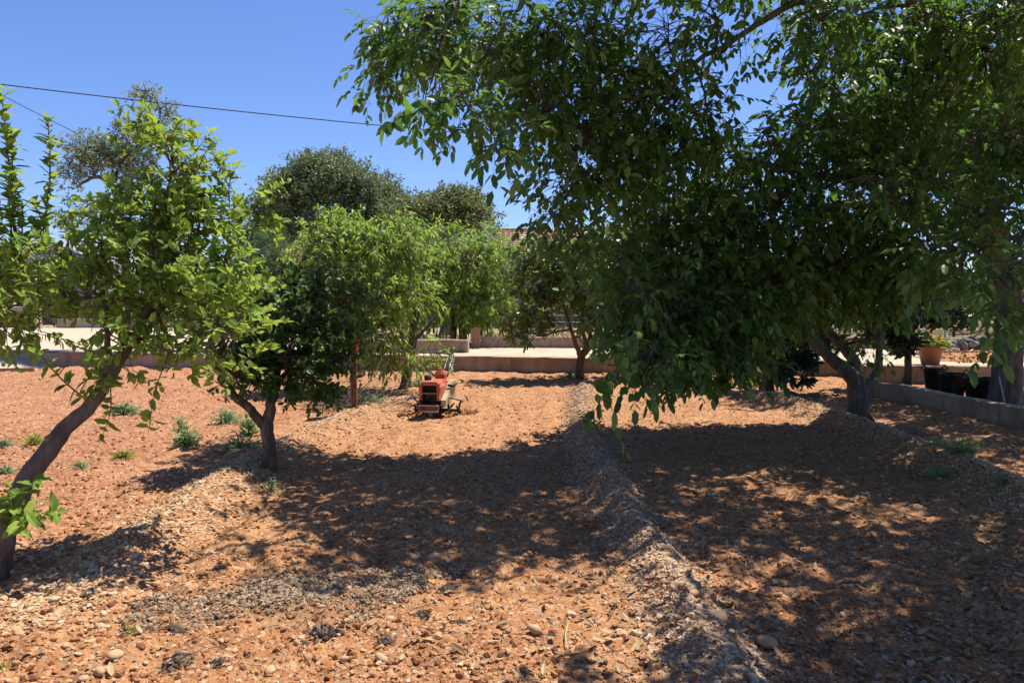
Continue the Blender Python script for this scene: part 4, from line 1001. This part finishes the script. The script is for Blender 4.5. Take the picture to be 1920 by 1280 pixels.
weed(248, 1184, 'weed_y', "tiny yellow-green seedling in the lower left foreground", 26, .05, .07, .3, .5)
weed(6, 1250, 'weed_y', "tiny green seedling at the bottom left corner", 20, .05, .06, .3, .5)
weed(508, 925, 'weed', "tuft of thin weed under the forked lemon trunk", 40, .16, .10, .12, .8)
weed(1412, 722, 'weed_y', "yellow-green weed clump left of the straight reddish trunk", 260, .42, .9, .18, .6)
weed(1530, 768, 'weed', "small weed on the ridge left of the thick forked walnut trunk", 70, .16, .3, .3, .5)
weed(690, 765, 'weed', "grass-green weed at the foot of the rusty post", 120, .16, .5, .2, .6)
weed(785, 725, 'weed', "weed growing between the peach trunk and the tiller", 70, .30, .3, .2, .7)
weed(1800, 885, 'weed', "tuft of long grass on the right-hand ridge", 330, .17, .50, .03, 1.0, "grass_tuft", "grass")
weed(1760, 900, 'weed', "thinner grass tuft left of the long one on the right-hand ridge", 140, .13, .30, .035, .9, "grass_tuft", "grass")
weed(1880, 930, 'weed_b', "small bluish weed in the sun on the right-hand ridge", 50, .10, .14, .25, .4)
weed(1070, 712, 'weed', "little weed at the left foot of the loquat trunk", 60, .28, .2, .12, .9)
weed(865, 690, 'weed_y', "thin yellowing plant in front of the wall behind the tiller", 80, .5, .2, .18, 1.2)

# ------------------------------------------------------------------ houses
def tilemat():
    t = NT("clay_tiles"); p = t.pos()
    n1 = t.noise(1.5, 5, .65, p); n2 = t.noise(9, 4, .6, p)
    col = t.ramp(n2, [(.3, (.25, .13, .09)), (.5, (.42, .23, .16)), (.7, (.55, .36, .26))])
    col = t.mix(t.ramp(n1, [(.45, 0.0), (.7, .5)]), col, (.30, .20, .15))
    return t.done(t.pbr(col, .9, t.bump(n2, .4, .02), 0, .15))
M['tile'] = tilemat()
M['hwall'] = wallmat("house_render", (.42, .30, .22), (.52, .40, .30), (.60, .48, .38))
M['gwall'] = wallmat("shaded_pale_render", (.26, .27, .31), (.33, .34, .38), (.40, .41, .45))  # pale walls whose bluish shade is put into the colour
M['glass'] = simple("dark_window", (.02, .025, .03), (.04, .045, .05), 2, .15, 0, 0, .6)
M['wood'] = simple("weathered_wood", (.10, .06, .035), (.17, .10, .06), 6, .7, .3)
def tiled_roof(x0, x1, ye, ze, yr, zr, parent, name="roof"):
    g = Geo(); wv = .22
    for sgn, ya, za in ((1, ye, ze), (-1, 2 * yr - ye, ze)):
        nx = int((x1 - x0) / wv * 8); ny = int(math.hypot(yr - ye, zr - ze) / .4) * 2
        xs = np.linspace(x0, x1, nx); vs = np.repeat(np.linspace(0, 1, ny // 2 + 1), 2)[1:-1]
        step = np.tile([0.035, 0.0], ny)[:len(vs)]
        Vv, Xx = np.meshgrid(vs, xs, indexing='ij')
        Yy = ya + (yr - ya) * Vv + rt.normal(0, .004, Vv.shape)
        Zz = za + (zr - za) * Vv + .055 * np.abs(np.sin(Xx * math.pi / wv)) ** .7 + step[:, None] + rt.normal(0, .004, Vv.shape)
        m, n2 = Vv.shape; i, j = np.meshgrid(np.arange(m - 1), np.arange(n2 - 1), indexing='ij'); i = i.ravel(); j = j.ravel()
        g.add(np.stack([Xx, Yy, Zz], -1).reshape(-1, 3), np.stack([i * n2 + j, i * n2 + j + 1, (i + 1) * n2 + j + 1, (i + 1) * n2 + j], 1))
    tube(g, [(x0, yr, zr + .05), (x1, yr, zr + .05)], .10, 10)
    box(g, (x0, ye, ze - .10), (x1, 2 * yr - ye, ze - .02))
    return g.build(name, M['tile'], parent, smooth=False)
def house(name, label, x0, x1, y0, y1, zt, ro, wins, wall, over=.35):
    t = thing(name, ((x0 + x1) / 2, y0, .3), label, "house")
    g = Geo(); box(g, (x0, y0, .1), (x1, y1, zt))
    yr = (y0 + y1) / 2
    g.add([(x0, y0, zt), (x0, y1, zt), (x0, yr, ro - .06), (x1, y0, zt), (x1, y1, zt), (x1, yr, ro - .06)], [(0, 2, 1), (3, 4, 5)])
    g.build("wall", M[wall], t)
    tiled_roof(x0 - over, x1 + over, y0 - over, zt, yr, ro, t)
    for wx, wz, ww, wh in wins:
        g = Geo(); box(g, (wx, y0 - .03, wz), (wx + ww, y0 + .02, wz + wh)); f = g.build("window", M['glass'], t)
        g = Geo()
        for a in ((wx - .07, wz - .07, wx, wz + wh + .07), (wx + ww, wz - .07, wx + ww + .07, wz + wh + .07), (wx, wz - .07, wx + ww, wz), (wx, wz + wh, wx + ww, wz + wh + .07), (wx + ww / 2 - .03, wz, wx + ww / 2 + .03, wz + wh)):
            box(g, (a[0], y0 - .06, a[1]), (a[2], y0 - .035, a[3]))
        g.build("frame", M['wood'], f).matrix_parent_inverse.identity()
    return t
x0 = at(930, 470, 34)[0]; x1 = at(1250, 470, 34)[0]
house("house", "house with a brownish clay tile roof showing above the peach and loquat crowns", x0, x1, 34, 42, 3.62, 4.95, [(x0 + 1.2, 1.6, 1.0, 1.2), (x0 + 4.2, 1.6, 1.0, 1.2)], 'hwall')
x0 = at(500, 490, 36)[0]; x1 = at(905, 490, 36)[0]
house("house", "low house half hidden behind the big oak and peach trees", x0, x1, 36, 42, 3.15, 4.15, [(x0 + 1.4, 1.3, 1.0, 1.1), (x0 + 5, 1.3, 1.0, 1.1)], 'hwall')
x0 = at(44, 460, 36)[0]; x1 = at(172, 460, 36)[0]
o = thing("house", ((x0 + x1) / 2, 36, .3), "bluish-grey shaded house glimpsed through the lemon leaves at the left", "house")
g = Geo(); V = [(x0, 36, .1), (x1, 36, .1), (x1, 36, 3.5), (x0 + 1.1, 36, 4.35), (x0, 36, 4.1)]; V2 = [(a_, 42, c_) for a_, b_, c_ in V]
g.add(V + V2 + [((x0 + x1) / 2, 36, 2), ((x0 + x1) / 2, 42, 2)], [(i, (i + 1) % 5, 10) for i in range(5)] + [((i + 1) % 5 + 5, i + 5, 11) for i in range(5)] + [((i + 1) % 5, i, 5 + i) for i in range(5)] + [((i + 1) % 5, 5 + i, 5 + (i + 1) % 5) for i in range(5)])
g.build("wall", M['gwall'], o)
g = Geo(); box(g, (x0 + .9, 35.95, 1.5), (x0 + 1.7, 36.02, 2.6)); g.build("window", M['glass'], o)
g = Geo(); box(g, (at(178, 555, 34)[0], 34, .1), (at(525, 555, 34)[0], 37, 1.75))
o = thing("shed", (at(350, 555, 34)[0], 34, .3), "long low shed, its shade painted grey, behind the lemon trees", "shed"); g.build("wall", M['gwall'], o)
g = Geo(); box(g, (at(176, 555, 34)[0], 33.7, 1.755), (at(527, 555, 34)[0], 37.2, 1.86)); g.build("roof", M['wall'], o)
g = Geo(); box(g, (-16.9, 33.95, .4), (-16.0, 33.99, 1.5)); g.build("door", M['wood'], o)
# far left pillar, low stone edge, dark hedge
p = at(66, 600, 31.5); g = Geo(); box(g, (p[0] - .18, 31.3, .2), (p[0] + .18, 31.7, 1.75), bev=.02); box(g, (p[0] - .24, 31.25, 1.75), (p[0] + .24, 31.75, 1.86), bev=.02)
tag(g.build("gate_pillar", M['wall']), "beige gate pillar at the far end of the yard on the left", "pillar")
g = Geo(); prism_wall(g, [(-30, 32.3), (-20.2, 32.2)], .3, .2, 1.25, None, seed=31)
tag(g.build("garden_wall", M['hwall']), "brown wall left of the beige gate pillar", "wall")
g = Geo(); prism_wall(g, [(-19.3, 32.1), (-12, 32), (-4.6, 31)], .3, .2, .75, None, seed=33)
tag(g.build("garden_wall", M['hwall']), "low brown edge wall right of the beige gate pillar", "wall")
c = at(110, 582, 33)
tree("hedge", "dark low hedge between the gate pillar and the shed", "hedge", (c[0], 33, .4), [[(c[0], 33, .3, .05), (c[0], 33, .9, .04), (c[0], 33, 1.2, .03)]],
     [(A([c[0] + q, 33, 1.05]), (.7, .4, .45), 1) for q in np.arange(-.8, 6.5, .8)], 'tuft', 'oak', 'bark_w', dens=30, sc=1.1, det=0, seed=131, sub=3)

# shade canopy of teal netting seen through the dark lemon tree
M['teal'] = simple("teal_net", (.03, .20, .19), (.05, .30, .28), 5, .6, .1)
t = thing("garden_umbrella", (at(522, 558, 22)[0], 22, .4), "small teal parasol glimpsed through the dark lemon tree", "parasol")
c = at(522, 552, 22); g = Geo(); lathe(g, [(0.01, .16), (.25, .12), (.5, .04), (.62, -.04), (.62, -.07), (.5, .02), (.25, .10), (0.01, .14)], c, 8); g.build("canopy", M['teal'], t)
g = Geo(); tube(g, [(c[0], 22, .35), (c[0], 22, c[2] + .15)], .02, 8); g.build("pole", M['galv'], t)

# ------------------------------------------------------------------ overhead cables
M['cable'] = simple("black_cable", (.015, .015, .02), (.03, .03, .035), 5, .6, 0)
def cable(a, b, sag, r, lab):
    a = A(a, dtype=float); b = A(b, dtype=float); t_ = np.linspace(0, 1, 40)[:, None]
    P = a + (b - a) * t_; P[:, 2] -= sag * 4 * (t_[:, 0] * (1 - t_[:, 0]))
    g = Geo(); tube(g, P, r, 6, cap=False); tag(g.build("overhead_cable", M['cable'], smooth=True), lab, "cable")
cable(at(-420, 105, 17), at(1500, 292, 24), .28, .013, "long black overhead cable sloping across the whole sky")
cable(at(-160, 90, 20), at(600, 430, 34.5), .5, .011, "shorter cable at the top left running down to the far houses")

# ------------------------------------------------------------------ rotary tiller
def paint(name, c1, c2, rust, scale):
    t = NT(name); p = t.pos(); col = t.ramp(t.noise(scale, 5, .6, p), [(.35, c1), (.65, c2)])
    m = t.ramp(t.noise(scale * 2.3, 6, .7, p, .5), [(.55, 0.0), (.64, .9)]); col = t.mix(m, col, rust)
    return t.done(t.pbr(col, t.ramp(m, [(0, 0.45), (1, 0.9)]), t.bump(t.noise(60, 4, .6, p), .3, .003), 0, .4))
M['red'] = paint("faded_red_paint", (.54, .095, .04), (.68, .21, .11), (.22, .09, .05), 7)
M['rust'] = simple("rust", (.14, .05, .025), (.32, .13, .06), 14, .9, .5)
M['cream'] = paint("dusty_cream_paint", (.46, .38, .20), (.66, .57, .35), (.24, .13, .06), 6)
M['black'] = simple("black_rubber", (.015, .014, .013), (.04, .035, .03), 10, .7, .3)
M['steel'] = simple("worn_steel", (.13, .12, .11), (.32, .30, .27), 16, .5, .2, .5)
M['dmet'] = simple("dirty_dark_metal", (.03, .025, .02), (.10, .07, .05), 12, .7, .4, .3)
tb = P0(-1.03, 10.45)
_T = rotz(tb, math.radians(-12))
T = lambda V: _T(np.asarray(V, float) * .87)      # machine faces the viewer, handles trail away to the right
t = thing("rotary_tiller", tb, "old red and cream rotary tiller parked facing the viewer in the tilled row", "tiller")
def tp(*p): return tuple(T(A([p]))[0])
g = Geo()
# engine hood: hollow front with a dark recess
prof = [(-.16, .30), (-.17, .50), (-.12, .585), (.12, .585), (.17, .50), (.16, .30)]
def shell(y0, y1, k, mat=0):
    V = [(x * k[0], y0, z) for x, z in prof] + [(x * k[1], y1, .30 + (z - .30) * k[2]) for x, z in prof]
    n = len(prof); f = [(i, (i + 1) % n, n + (i + 1) % n, n + i) for i in range(n)]
    g.add(T(V), f, mat)
shell(-.42, -.36, (1.0, 1.04, 1.03)); shell(-.36, .02, (1.04, .95, 1.02))
box(g, (-.165, -.425, .30), (-.12, -.37, .56), M=T); box(g, (.12, -.425, .30), (.165, -.37, .56), M=T); box(g, (-.12, -.425, .53), (.12, -.37, .575), M=T); box(g, (-.12, -.425, .40), (.12, -.375, .415), 0, M=T)
box(g, (-.15, .0, .30), (.15, .03, .56), M=T)
g.build("hood", M['red'], t)
g = Geo(); box(g, (-.13, -.30, .18), (.13, .02, .52), M=T, bev=.02); box(g, (-.10, -.35, .30), (.10, -.29, .40), M=T, bev=.01)
for k in range(6): box(g, (-.115, -.345, .42 + k * .017), (.115, -.28, .427 + k * .017), M=T)
g.build("engine", M['dmet'], t)
g = Geo(); box(g, (-.15, -.47, .12), (.15, -.39, .235), M=T, bev=.012); box(g, (-.17, -.45, .10), (-.14, -.10, .30), M=T); g.build("front_weight", M['rust'], t)
g = Geo(); box(g, (-.155, -.485, .125), (.155, -.468, .15), M=T); box(g, (-.155, -.485, .215), (.155, -.468, .235), M=T); g.build("bumper_trim", M['cream'], t)
g = Geo()
V = [(.17, -.36, .20), (.17, .18, .30), (.17, .24, .56), (.17, .05, .56), (.17, -.28, .34), (.17, -.36, .30)]
V2 = [(.245, y, z) for _, y, z in V]
n = 6; g.add(T(V + V2), [(i, (i + 1) % n, n + (i + 1) % n, n + i) for i in range(n)])
cc = [(.17, -.05, .38), (.25, -.05, .38)]
g.add(T(V + [cc[0]]), [(i, n, (i + 1) % n) for i in range(n)]); g.add(T(V2 + [cc[1]]), [(i, (i + 1) % n, n) for i in range(n)])
g.build("belt_cover", M['cream'], t)
g = Geo(); box(g, (-.075, .04, .54), (.085, .26, .70), M=T, bev=.045); lathe(g, [(0, .03), (.03, .03), (.035, .0), (.035, -.02)], tp(0, .14, .71), 12)
g.build("fuel_tank", M['red'], t)
g = Geo(); box(g, (-.08, .0, .12), (.08, .34, .42), M=T, bev=.03); tube(g, [tp(-.38, -.02, .10), tp(.38, -.02, .10)], .022, 10); tube(g, [tp(0, .2, .4), tp(0, .34, .6)], .035, 8); g.build("gearbox", M['dmet'], t)
piv = A(tp(.03, .30, .60)); hq = at(846, 664, 11.25); hl = at(786, 661, 11.0); hr = at(868, 640, 11.5)
g = Geo()
for dx in (-.035, .035):
    tube(g, [piv + A([dx, 0, 0]), (piv + hq) / 2 + A([dx, 0, .02]), hq + A([dx, 0, 0])], .012, 8)
tube(g, [piv + A([0, 0, -.05]), (piv + hq) / 2 + A([.05, 0, -.06]), hq + A([.05, 0, -.03])], .008, 6)
g.build("handle_column", M['steel'], t, smooth=True)
for e, lv in ((hl, (0, 0, .035)), (hr, (.02, 0, -.035))):
    g = Geo(); q = smoothpath([hq, (hq + e) / 2 + A([0, 0, .012]), e], 5); tube(g, q, .012, 8); hb = g.build("handlebar", M['dmet'], t, smooth=True)
    dv = norm(e - hq); g = Geo(); tube(g, [e - dv * .03, e + dv * .11], .021, 9); g.build("grip", M['black'], hb)
    g = Geo(); tube(g, [e - dv * .10 + A(lv) * .4, e + dv * .07 + A(lv)], .006, 6); g.build("lever", M['steel'], hb)
for k, (x1_, z1_) in enumerate([(-.28, .86), (-.18, .92), (.2, .80)]):
    g = Geo(); q = smoothpath([tp(-.05, .1, .6), tp(-.32, .35, .70 + .06 * k), tp(x1_, .6, z1_), tuple(hq + A([-.25 if x1_ < 0 else -.03, 0, .0]))], 6); tube(g, q, .0055, 6); g.build("control_cable", M['black'], t, smooth=True)
g = Geo(); tube(g, [tp(.20, -.10, .50), tp(.26, -.10, .50), tp(.27, .0, .49), tp(.27, .14, .50)], [.016, .022, .024, .014], 10); g.build("exhaust", M['dmet'], t, smooth=True)
g = Geo(); lathe(g, [(0, .0), (.045, .0), (.05, .01), (.05, .06), (.035, .07), (.0, .07)], tp(-.10, -.18, .585), 18); g.build("air_filter", M['dmet'], t, smooth=True)
for bx, bz in ((-.14, .55), (.14, .55), (-.14, .33), (.14, .33), (-.12, .18), (.12, .18)):
    g = Geo(); tube(g, [tp(bx, -.43 if bz > .3 else -.475, bz), tp(bx, -.437 if bz > .3 else -.492, bz)], .009, 6); g.build("bolt", M['steel'], t)
g = Geo()
for k in range(9): box(g, (-.11, -.372, .42 + k * .012), (.11, -.368, .426 + k * .012), M=T)
g.build("grille", M['dmet'], t)
for sx in (-1, 1):
    for kk in range(2):
        cx = sx * (.19 + .16 * kk); g = Geo()
        lathe_n = 16
        tube(g, [tp(cx - .012, -.02, .10), tp(cx + .012, -.02, .10)], .05, 10)
        for a in range(4):
            an = a * math.pi / 2 + kk * .6 + .3
            c1 = (cx, -.02 + .13 * math.cos(an), .10 + .13 * math.sin(an)); c2 = (cx + sx * .055, -.02 + .165 * math.cos(an + .35), .10 + .165 * math.sin(an + .35))
            tube(g, [tp(cx, -.02, .10), tp(*c1), tp(*c2)], [.018, .016, .009], 5)
        g.build("tine", M['dmet'], t)
    g = Geo(); a = np.linspace(.5, 2.5, 12)      # arched guard beside the tines
    q = [tp(sx * .42 + sx * .03, -.02 + .20 * math.cos(k_), .13 + .20 * math.sin(k_)) for k_ in a]; tube(g, q, .010, 7)
    q = [tp(sx * .16 + sx * .27 * s_, -.16 - .05 * math.sin(s_ * 3.1), .27 + .05 * math.sin(s_ * 3.1)) for s_ in np.linspace(0, 1, 8)]; tube(g, q, .013, 7)
    g.build("tine_guard", M['steel'], t, smooth=True)
g = Geo(); tube(g, [tp(0, -.40, .14), tp(.01, -.42, .06), tp(.03, -.40, -.01)], [.014, .014, .012], 7); box(g, (.005, -.43, -.01), (.045, -.39, .12), M=T, bev=.005); g.build("front_stand", M['steel'], t)

# soil thrown up round the tines
g = Geo(); rz = np.random.default_rng(8); n = 700
a = rz.uniform(0, 6.28, n); x = tb[0] + .52 * np.cos(a) * rz.uniform(.5, 1.1, n); y = tb[1] + .05 + .34 * np.sin(a) * rz.uniform(.4, 1.1, n)
rocks(g, x, y, rz.uniform(.02, .085, n), rz, (.5, .9), .1, .35)
tag(g.build("turned_soil", M['clod']), "loose clods of earth turned up round the tiller", kind='stuff')

# ------------------------------------------------------------------ rusty post with slatted hopper, brushwood
pb = P0(-2.13, 10.2)
t = thing("rusty_stand", pb, "rusty post carrying a slatted reddish hopper, left of the tiller", "stand")
x, y, z = pb; g = Geo()
box(g, (x - .035, y - .035, z - .1), (x + .035, y + .035, z + .79), bev=.006); box(g, (x - .05, y - .06, z - .02), (x + .055, y + .05, z + .02)); g.build("post", M['rust'], t)
g = Geo(); tube(g, [(x - .045, y - .05, z), (x - .03, y - .045, z + .78)], .008, 6); g.build("rod", M['steel'], t)
g = Geo()
zz = z + .78
V = [(x - .07, y - .07, zz), (x + .07, y - .07, zz), (x + .07, y + .07, zz), (x - .07, y + .07, zz), (x - .115, y - .115, zz + .11), (x + .115, y - .115, zz + .11), (x + .115, y + .115, zz + .11), (x - .115, y + .115, zz + .11)]
g.add(V, [(0, 3, 2, 1), (0, 1, 5, 4), (1, 2, 6, 5), (2, 3, 7, 6), (3, 0, 4, 7)])
g.build("hopper", M['red'], t)
g = Geo(); 
for k in range(4):
    w_ = .12 + .012 * k; box(g, (x - w_, y - w_, zz + .11 + k * .05), (x + w_, y + w_, zz + .122 + k * .05))
for k in range(11):
    u_ = -.12 + k * .024
    box(g, (x + u_ - .004, y - .135, zz + .11), (x + u_ + .004, y - .125, zz + .27)); box(g, (x + u_ - .004, y + .125, zz + .11), (x + u_ + .004, y + .135, zz + .27))
g.build("grate", M['rust'], t)
g = Geo(); n = 260
c = P0(-2.45, 11.0)
p = np.stack([c[0] + rt.normal(0, .28, n), c[1] + rt.normal(0, .22, n), c[2] + .02 + np.abs(rt.normal(0, .13, n))], 1)
d = rt.normal(0, 1, (n, 3)); d[:, 2] *= .35; d = norm(d)
twigs(g, p, p + d * rt.uniform(.2, .6, n)[:, None], .006, .002, .04)
tag(g.build("brushwood_pile", M['bark_w']), "heap of dry grey prunings behind the rusty post", "brushwood")
g = Geo()
n = 60; p = A([c[0] + .55, c[1] + .3, c[2]]) + np.stack([rt.normal(0, .3, n), rt.normal(0, .15, n), np.abs(rt.normal(0, .03, n))], 1); d = rt.normal(0, 1, (n, 3)); d[:, 2] *= .2
twigs(g, p, p + norm(d) * .35, .005, .002, .02)
tag(g.build("fallen_twigs", M['bark_p']), "scattered dry twigs on the ground beside the peach trunk", kind="stuff")

# ------------------------------------------------------------------ potted geranium, buckets, rubble
M['terra'] = simple("terracotta", (.46, .20, .10), (.58, .29, .16), 5, .85, .2)
pp = at(1744, 681, 14.25); pp[2] = .37
t = thing("flower_pot", pp, "terracotta pot of orange geraniums standing on the low wall terrace at right", "flower pot")
g = Geo(); lathe(g, [(0.0, .003), (.15, .003), (.155, .01), (.205, .27), (.21, .275), (.235, .28), (.24, .34), (.235, .345), (.215, .345), (.21, .30), (0.0, .30)], pp, 36); g.build("pot", M['terra'], t, smooth=True)
g = Geo(); n = 330; a = rt.uniform(0, 6.28, n); q = rt.uniform(0, 1, n) ** .6
p = np.stack([pp[0] + .03 + .27 * q * np.cos(a), pp[1] + .2 * q * np.sin(a), pp[2] + .30 + rt.uniform(0, .22, n) * (1.1 - q * .5)], 1)
leaves(g, p, np.stack([np.cos(a), np.sin(a), rt.uniform(-.3, .8, n)], 1), A([0, 0, 1.]) + rt.normal(0, .5, (n, 3)), rt.uniform(.05, .09, n), rt.uniform(.05, .08, n), 1, .15, .2)
twigs(g, np.repeat((pp + A([0, 0, .28]))[None], 40, 0), p[:40], .005, .003); g.build("foliage", M['weed_y'], t)
M['petal'] = simple("orange_petals", (.75, .12, .04), (.85, .24, .08), 30, .6, .1)
for dx, dy, dz in ((-.10, -.05, .52), (.10, -.08, .50), (.02, .05, .56), (.16, -.02, .46)):
    g = Geo(); n = 26; d = norm(rt.normal(0, 1, (n, 3))); leaves(g, pp + A([dx, dy, dz]) + d * .02, d, rt.normal(0, 1, (n, 3)), .035, .03, 0); tube(g, [pp + A([dx * .4, dy * .4, .3]), pp + A([dx, dy, dz])], .004, 5); g.build("flower", M['petal'], t)

def bucket(px, Y, top, rb, h, lab, handles=True):
    p = at(px, 700, Y); z0 = -.04
    t = thing("bucket", (p[0], Y, z0), lab, "bucket", "black rubber buckets behind the curved low wall")
    g = Geo(); c = (p[0], Y, z0)
    lathe(g, [(0.0, .0), (rb, .0), (rb + .005, .01), (top, h - .03), (top + .014, h - .02), (top + .016, h), (top - .004, h), (top - .01, h - .03), (rb - .01, .02), (0.0, .02)], c, 32)
    g.build("tub", M['black'], t, smooth=True)
    for s in (-1, 1):
        a = np.linspace(0, math.pi, 9); q = [(c[0] + s * (top + .01) * 1.0, c[1] + .09 * math.cos(k), z0 + h - .01 + .06 * math.sin(k)) for k in a]
        g = Geo(); tube(g, q, .011, 6); g.build("handle", M['black'], t, smooth=True)
bucket(1752, 13.0, .17, .12, .44, "tall narrow black bucket, leftmost of the row behind the curved wall")
bucket(1787, 12.4, .21, .15, .42, "middle black rubber bucket between the narrow and the widest one")
bucket(1841, 11.7, .25, .18, .42, "widest black rubber bucket next to the big walnut trunk")
bucket(1799, 11.9, .08, .06, .27, "small black pail in front of the middle bucket")

M['slate'] = stonemat("dark_rubble", (.09, .085, .09), (.19, .175, .17), (.34, .30, .27))
g = Geo(); n = 150
p0_ = at(1830, 650, 18.0)
x = p0_[0] + rt.normal(0, .75, n); y = 17.6 + rt.normal(0, .3, n)
rocks(g, x, y, rt.uniform(.12, .34, n), rt, (.35, .7), 0, .25, z=.42 + .30 * np.exp(-((x - p0_[0]) / 1.0) ** 2) * rt.uniform(0, 1, n))
tag(g.build("rubble_pile", M['slate']), "heap of dark grey stones and rubble right of the flower pot", kind="stuff")
g = Geo(); nx_, ny_ = 90, 34
xs = np.linspace(8.2, 13, nx_); ys = np.linspace(14.3, 16.9, ny_); Yv, Xv = np.meshgrid(ys, xs, indexing='ij')
Zv = .34 + .16 * np.exp(-((Yv - 15.6) / .7) ** 2) * np.clip((Xv - 8.3) / .9, 0, 1) * (1 + .8 * fbm(Xv * 2.5, Yv * 2.5, 91, 4))
Zv = Zv + .05 * fbm(Xv * 9, Yv * 9, 92, 3) * np.clip((Xv - 8.3) / .9, 0, 1)
i, j = np.meshgrid(np.arange(ny_ - 1), np.arange(nx_ - 1), indexing='ij'); i = i.ravel(); j = j.ravel()
g.add(np.stack([Xv, Yv, Zv], -1).reshape(-1, 3), np.stack([i * nx_ + j, i * nx_ + j + 1, (i + 1) * nx_ + j + 1, (i + 1) * nx_ + j], 1))
x = rt.uniform(8.5, 12.8, 900); y = rt.uniform(14.5, 16.7, 900)
rocks(g, x, y, rt.uniform(.03, .09, 900), rt, z=.36 + .15 * np.exp(-((y - 15.6) / .7) ** 2))
tag(g.build("earth_mound", M['soil']), "low mound of orange earth right of the flower pot", "earth mound")
# rope sagging from the big walnut trunk to the dark foliage
g = Geo(); q = smoothpath([at(1868, 603, 11.2), at(1845, 618, 11.8), at(1815, 626, 12.6), at(1780, 628, 13.2)], 6); tube(g, q, .010, 6)
tag(g.build("rope", M['bark_r']), "thin brown rope tied to the big walnut trunk", "rope")
# pale stick leaning against the walnut trunk
g = Geo(); tube(g, [at(1873, 705, 10.7), at(1883, 752, 10.6)], [.010, .012], 6); tag(g.build("pale_stake", M['galv']), "thin pale stake beside the big walnut trunk", "stake")
print("verts", sum(len(o.data.vertices) for o in scene.objects if o.type == 'MESH'))
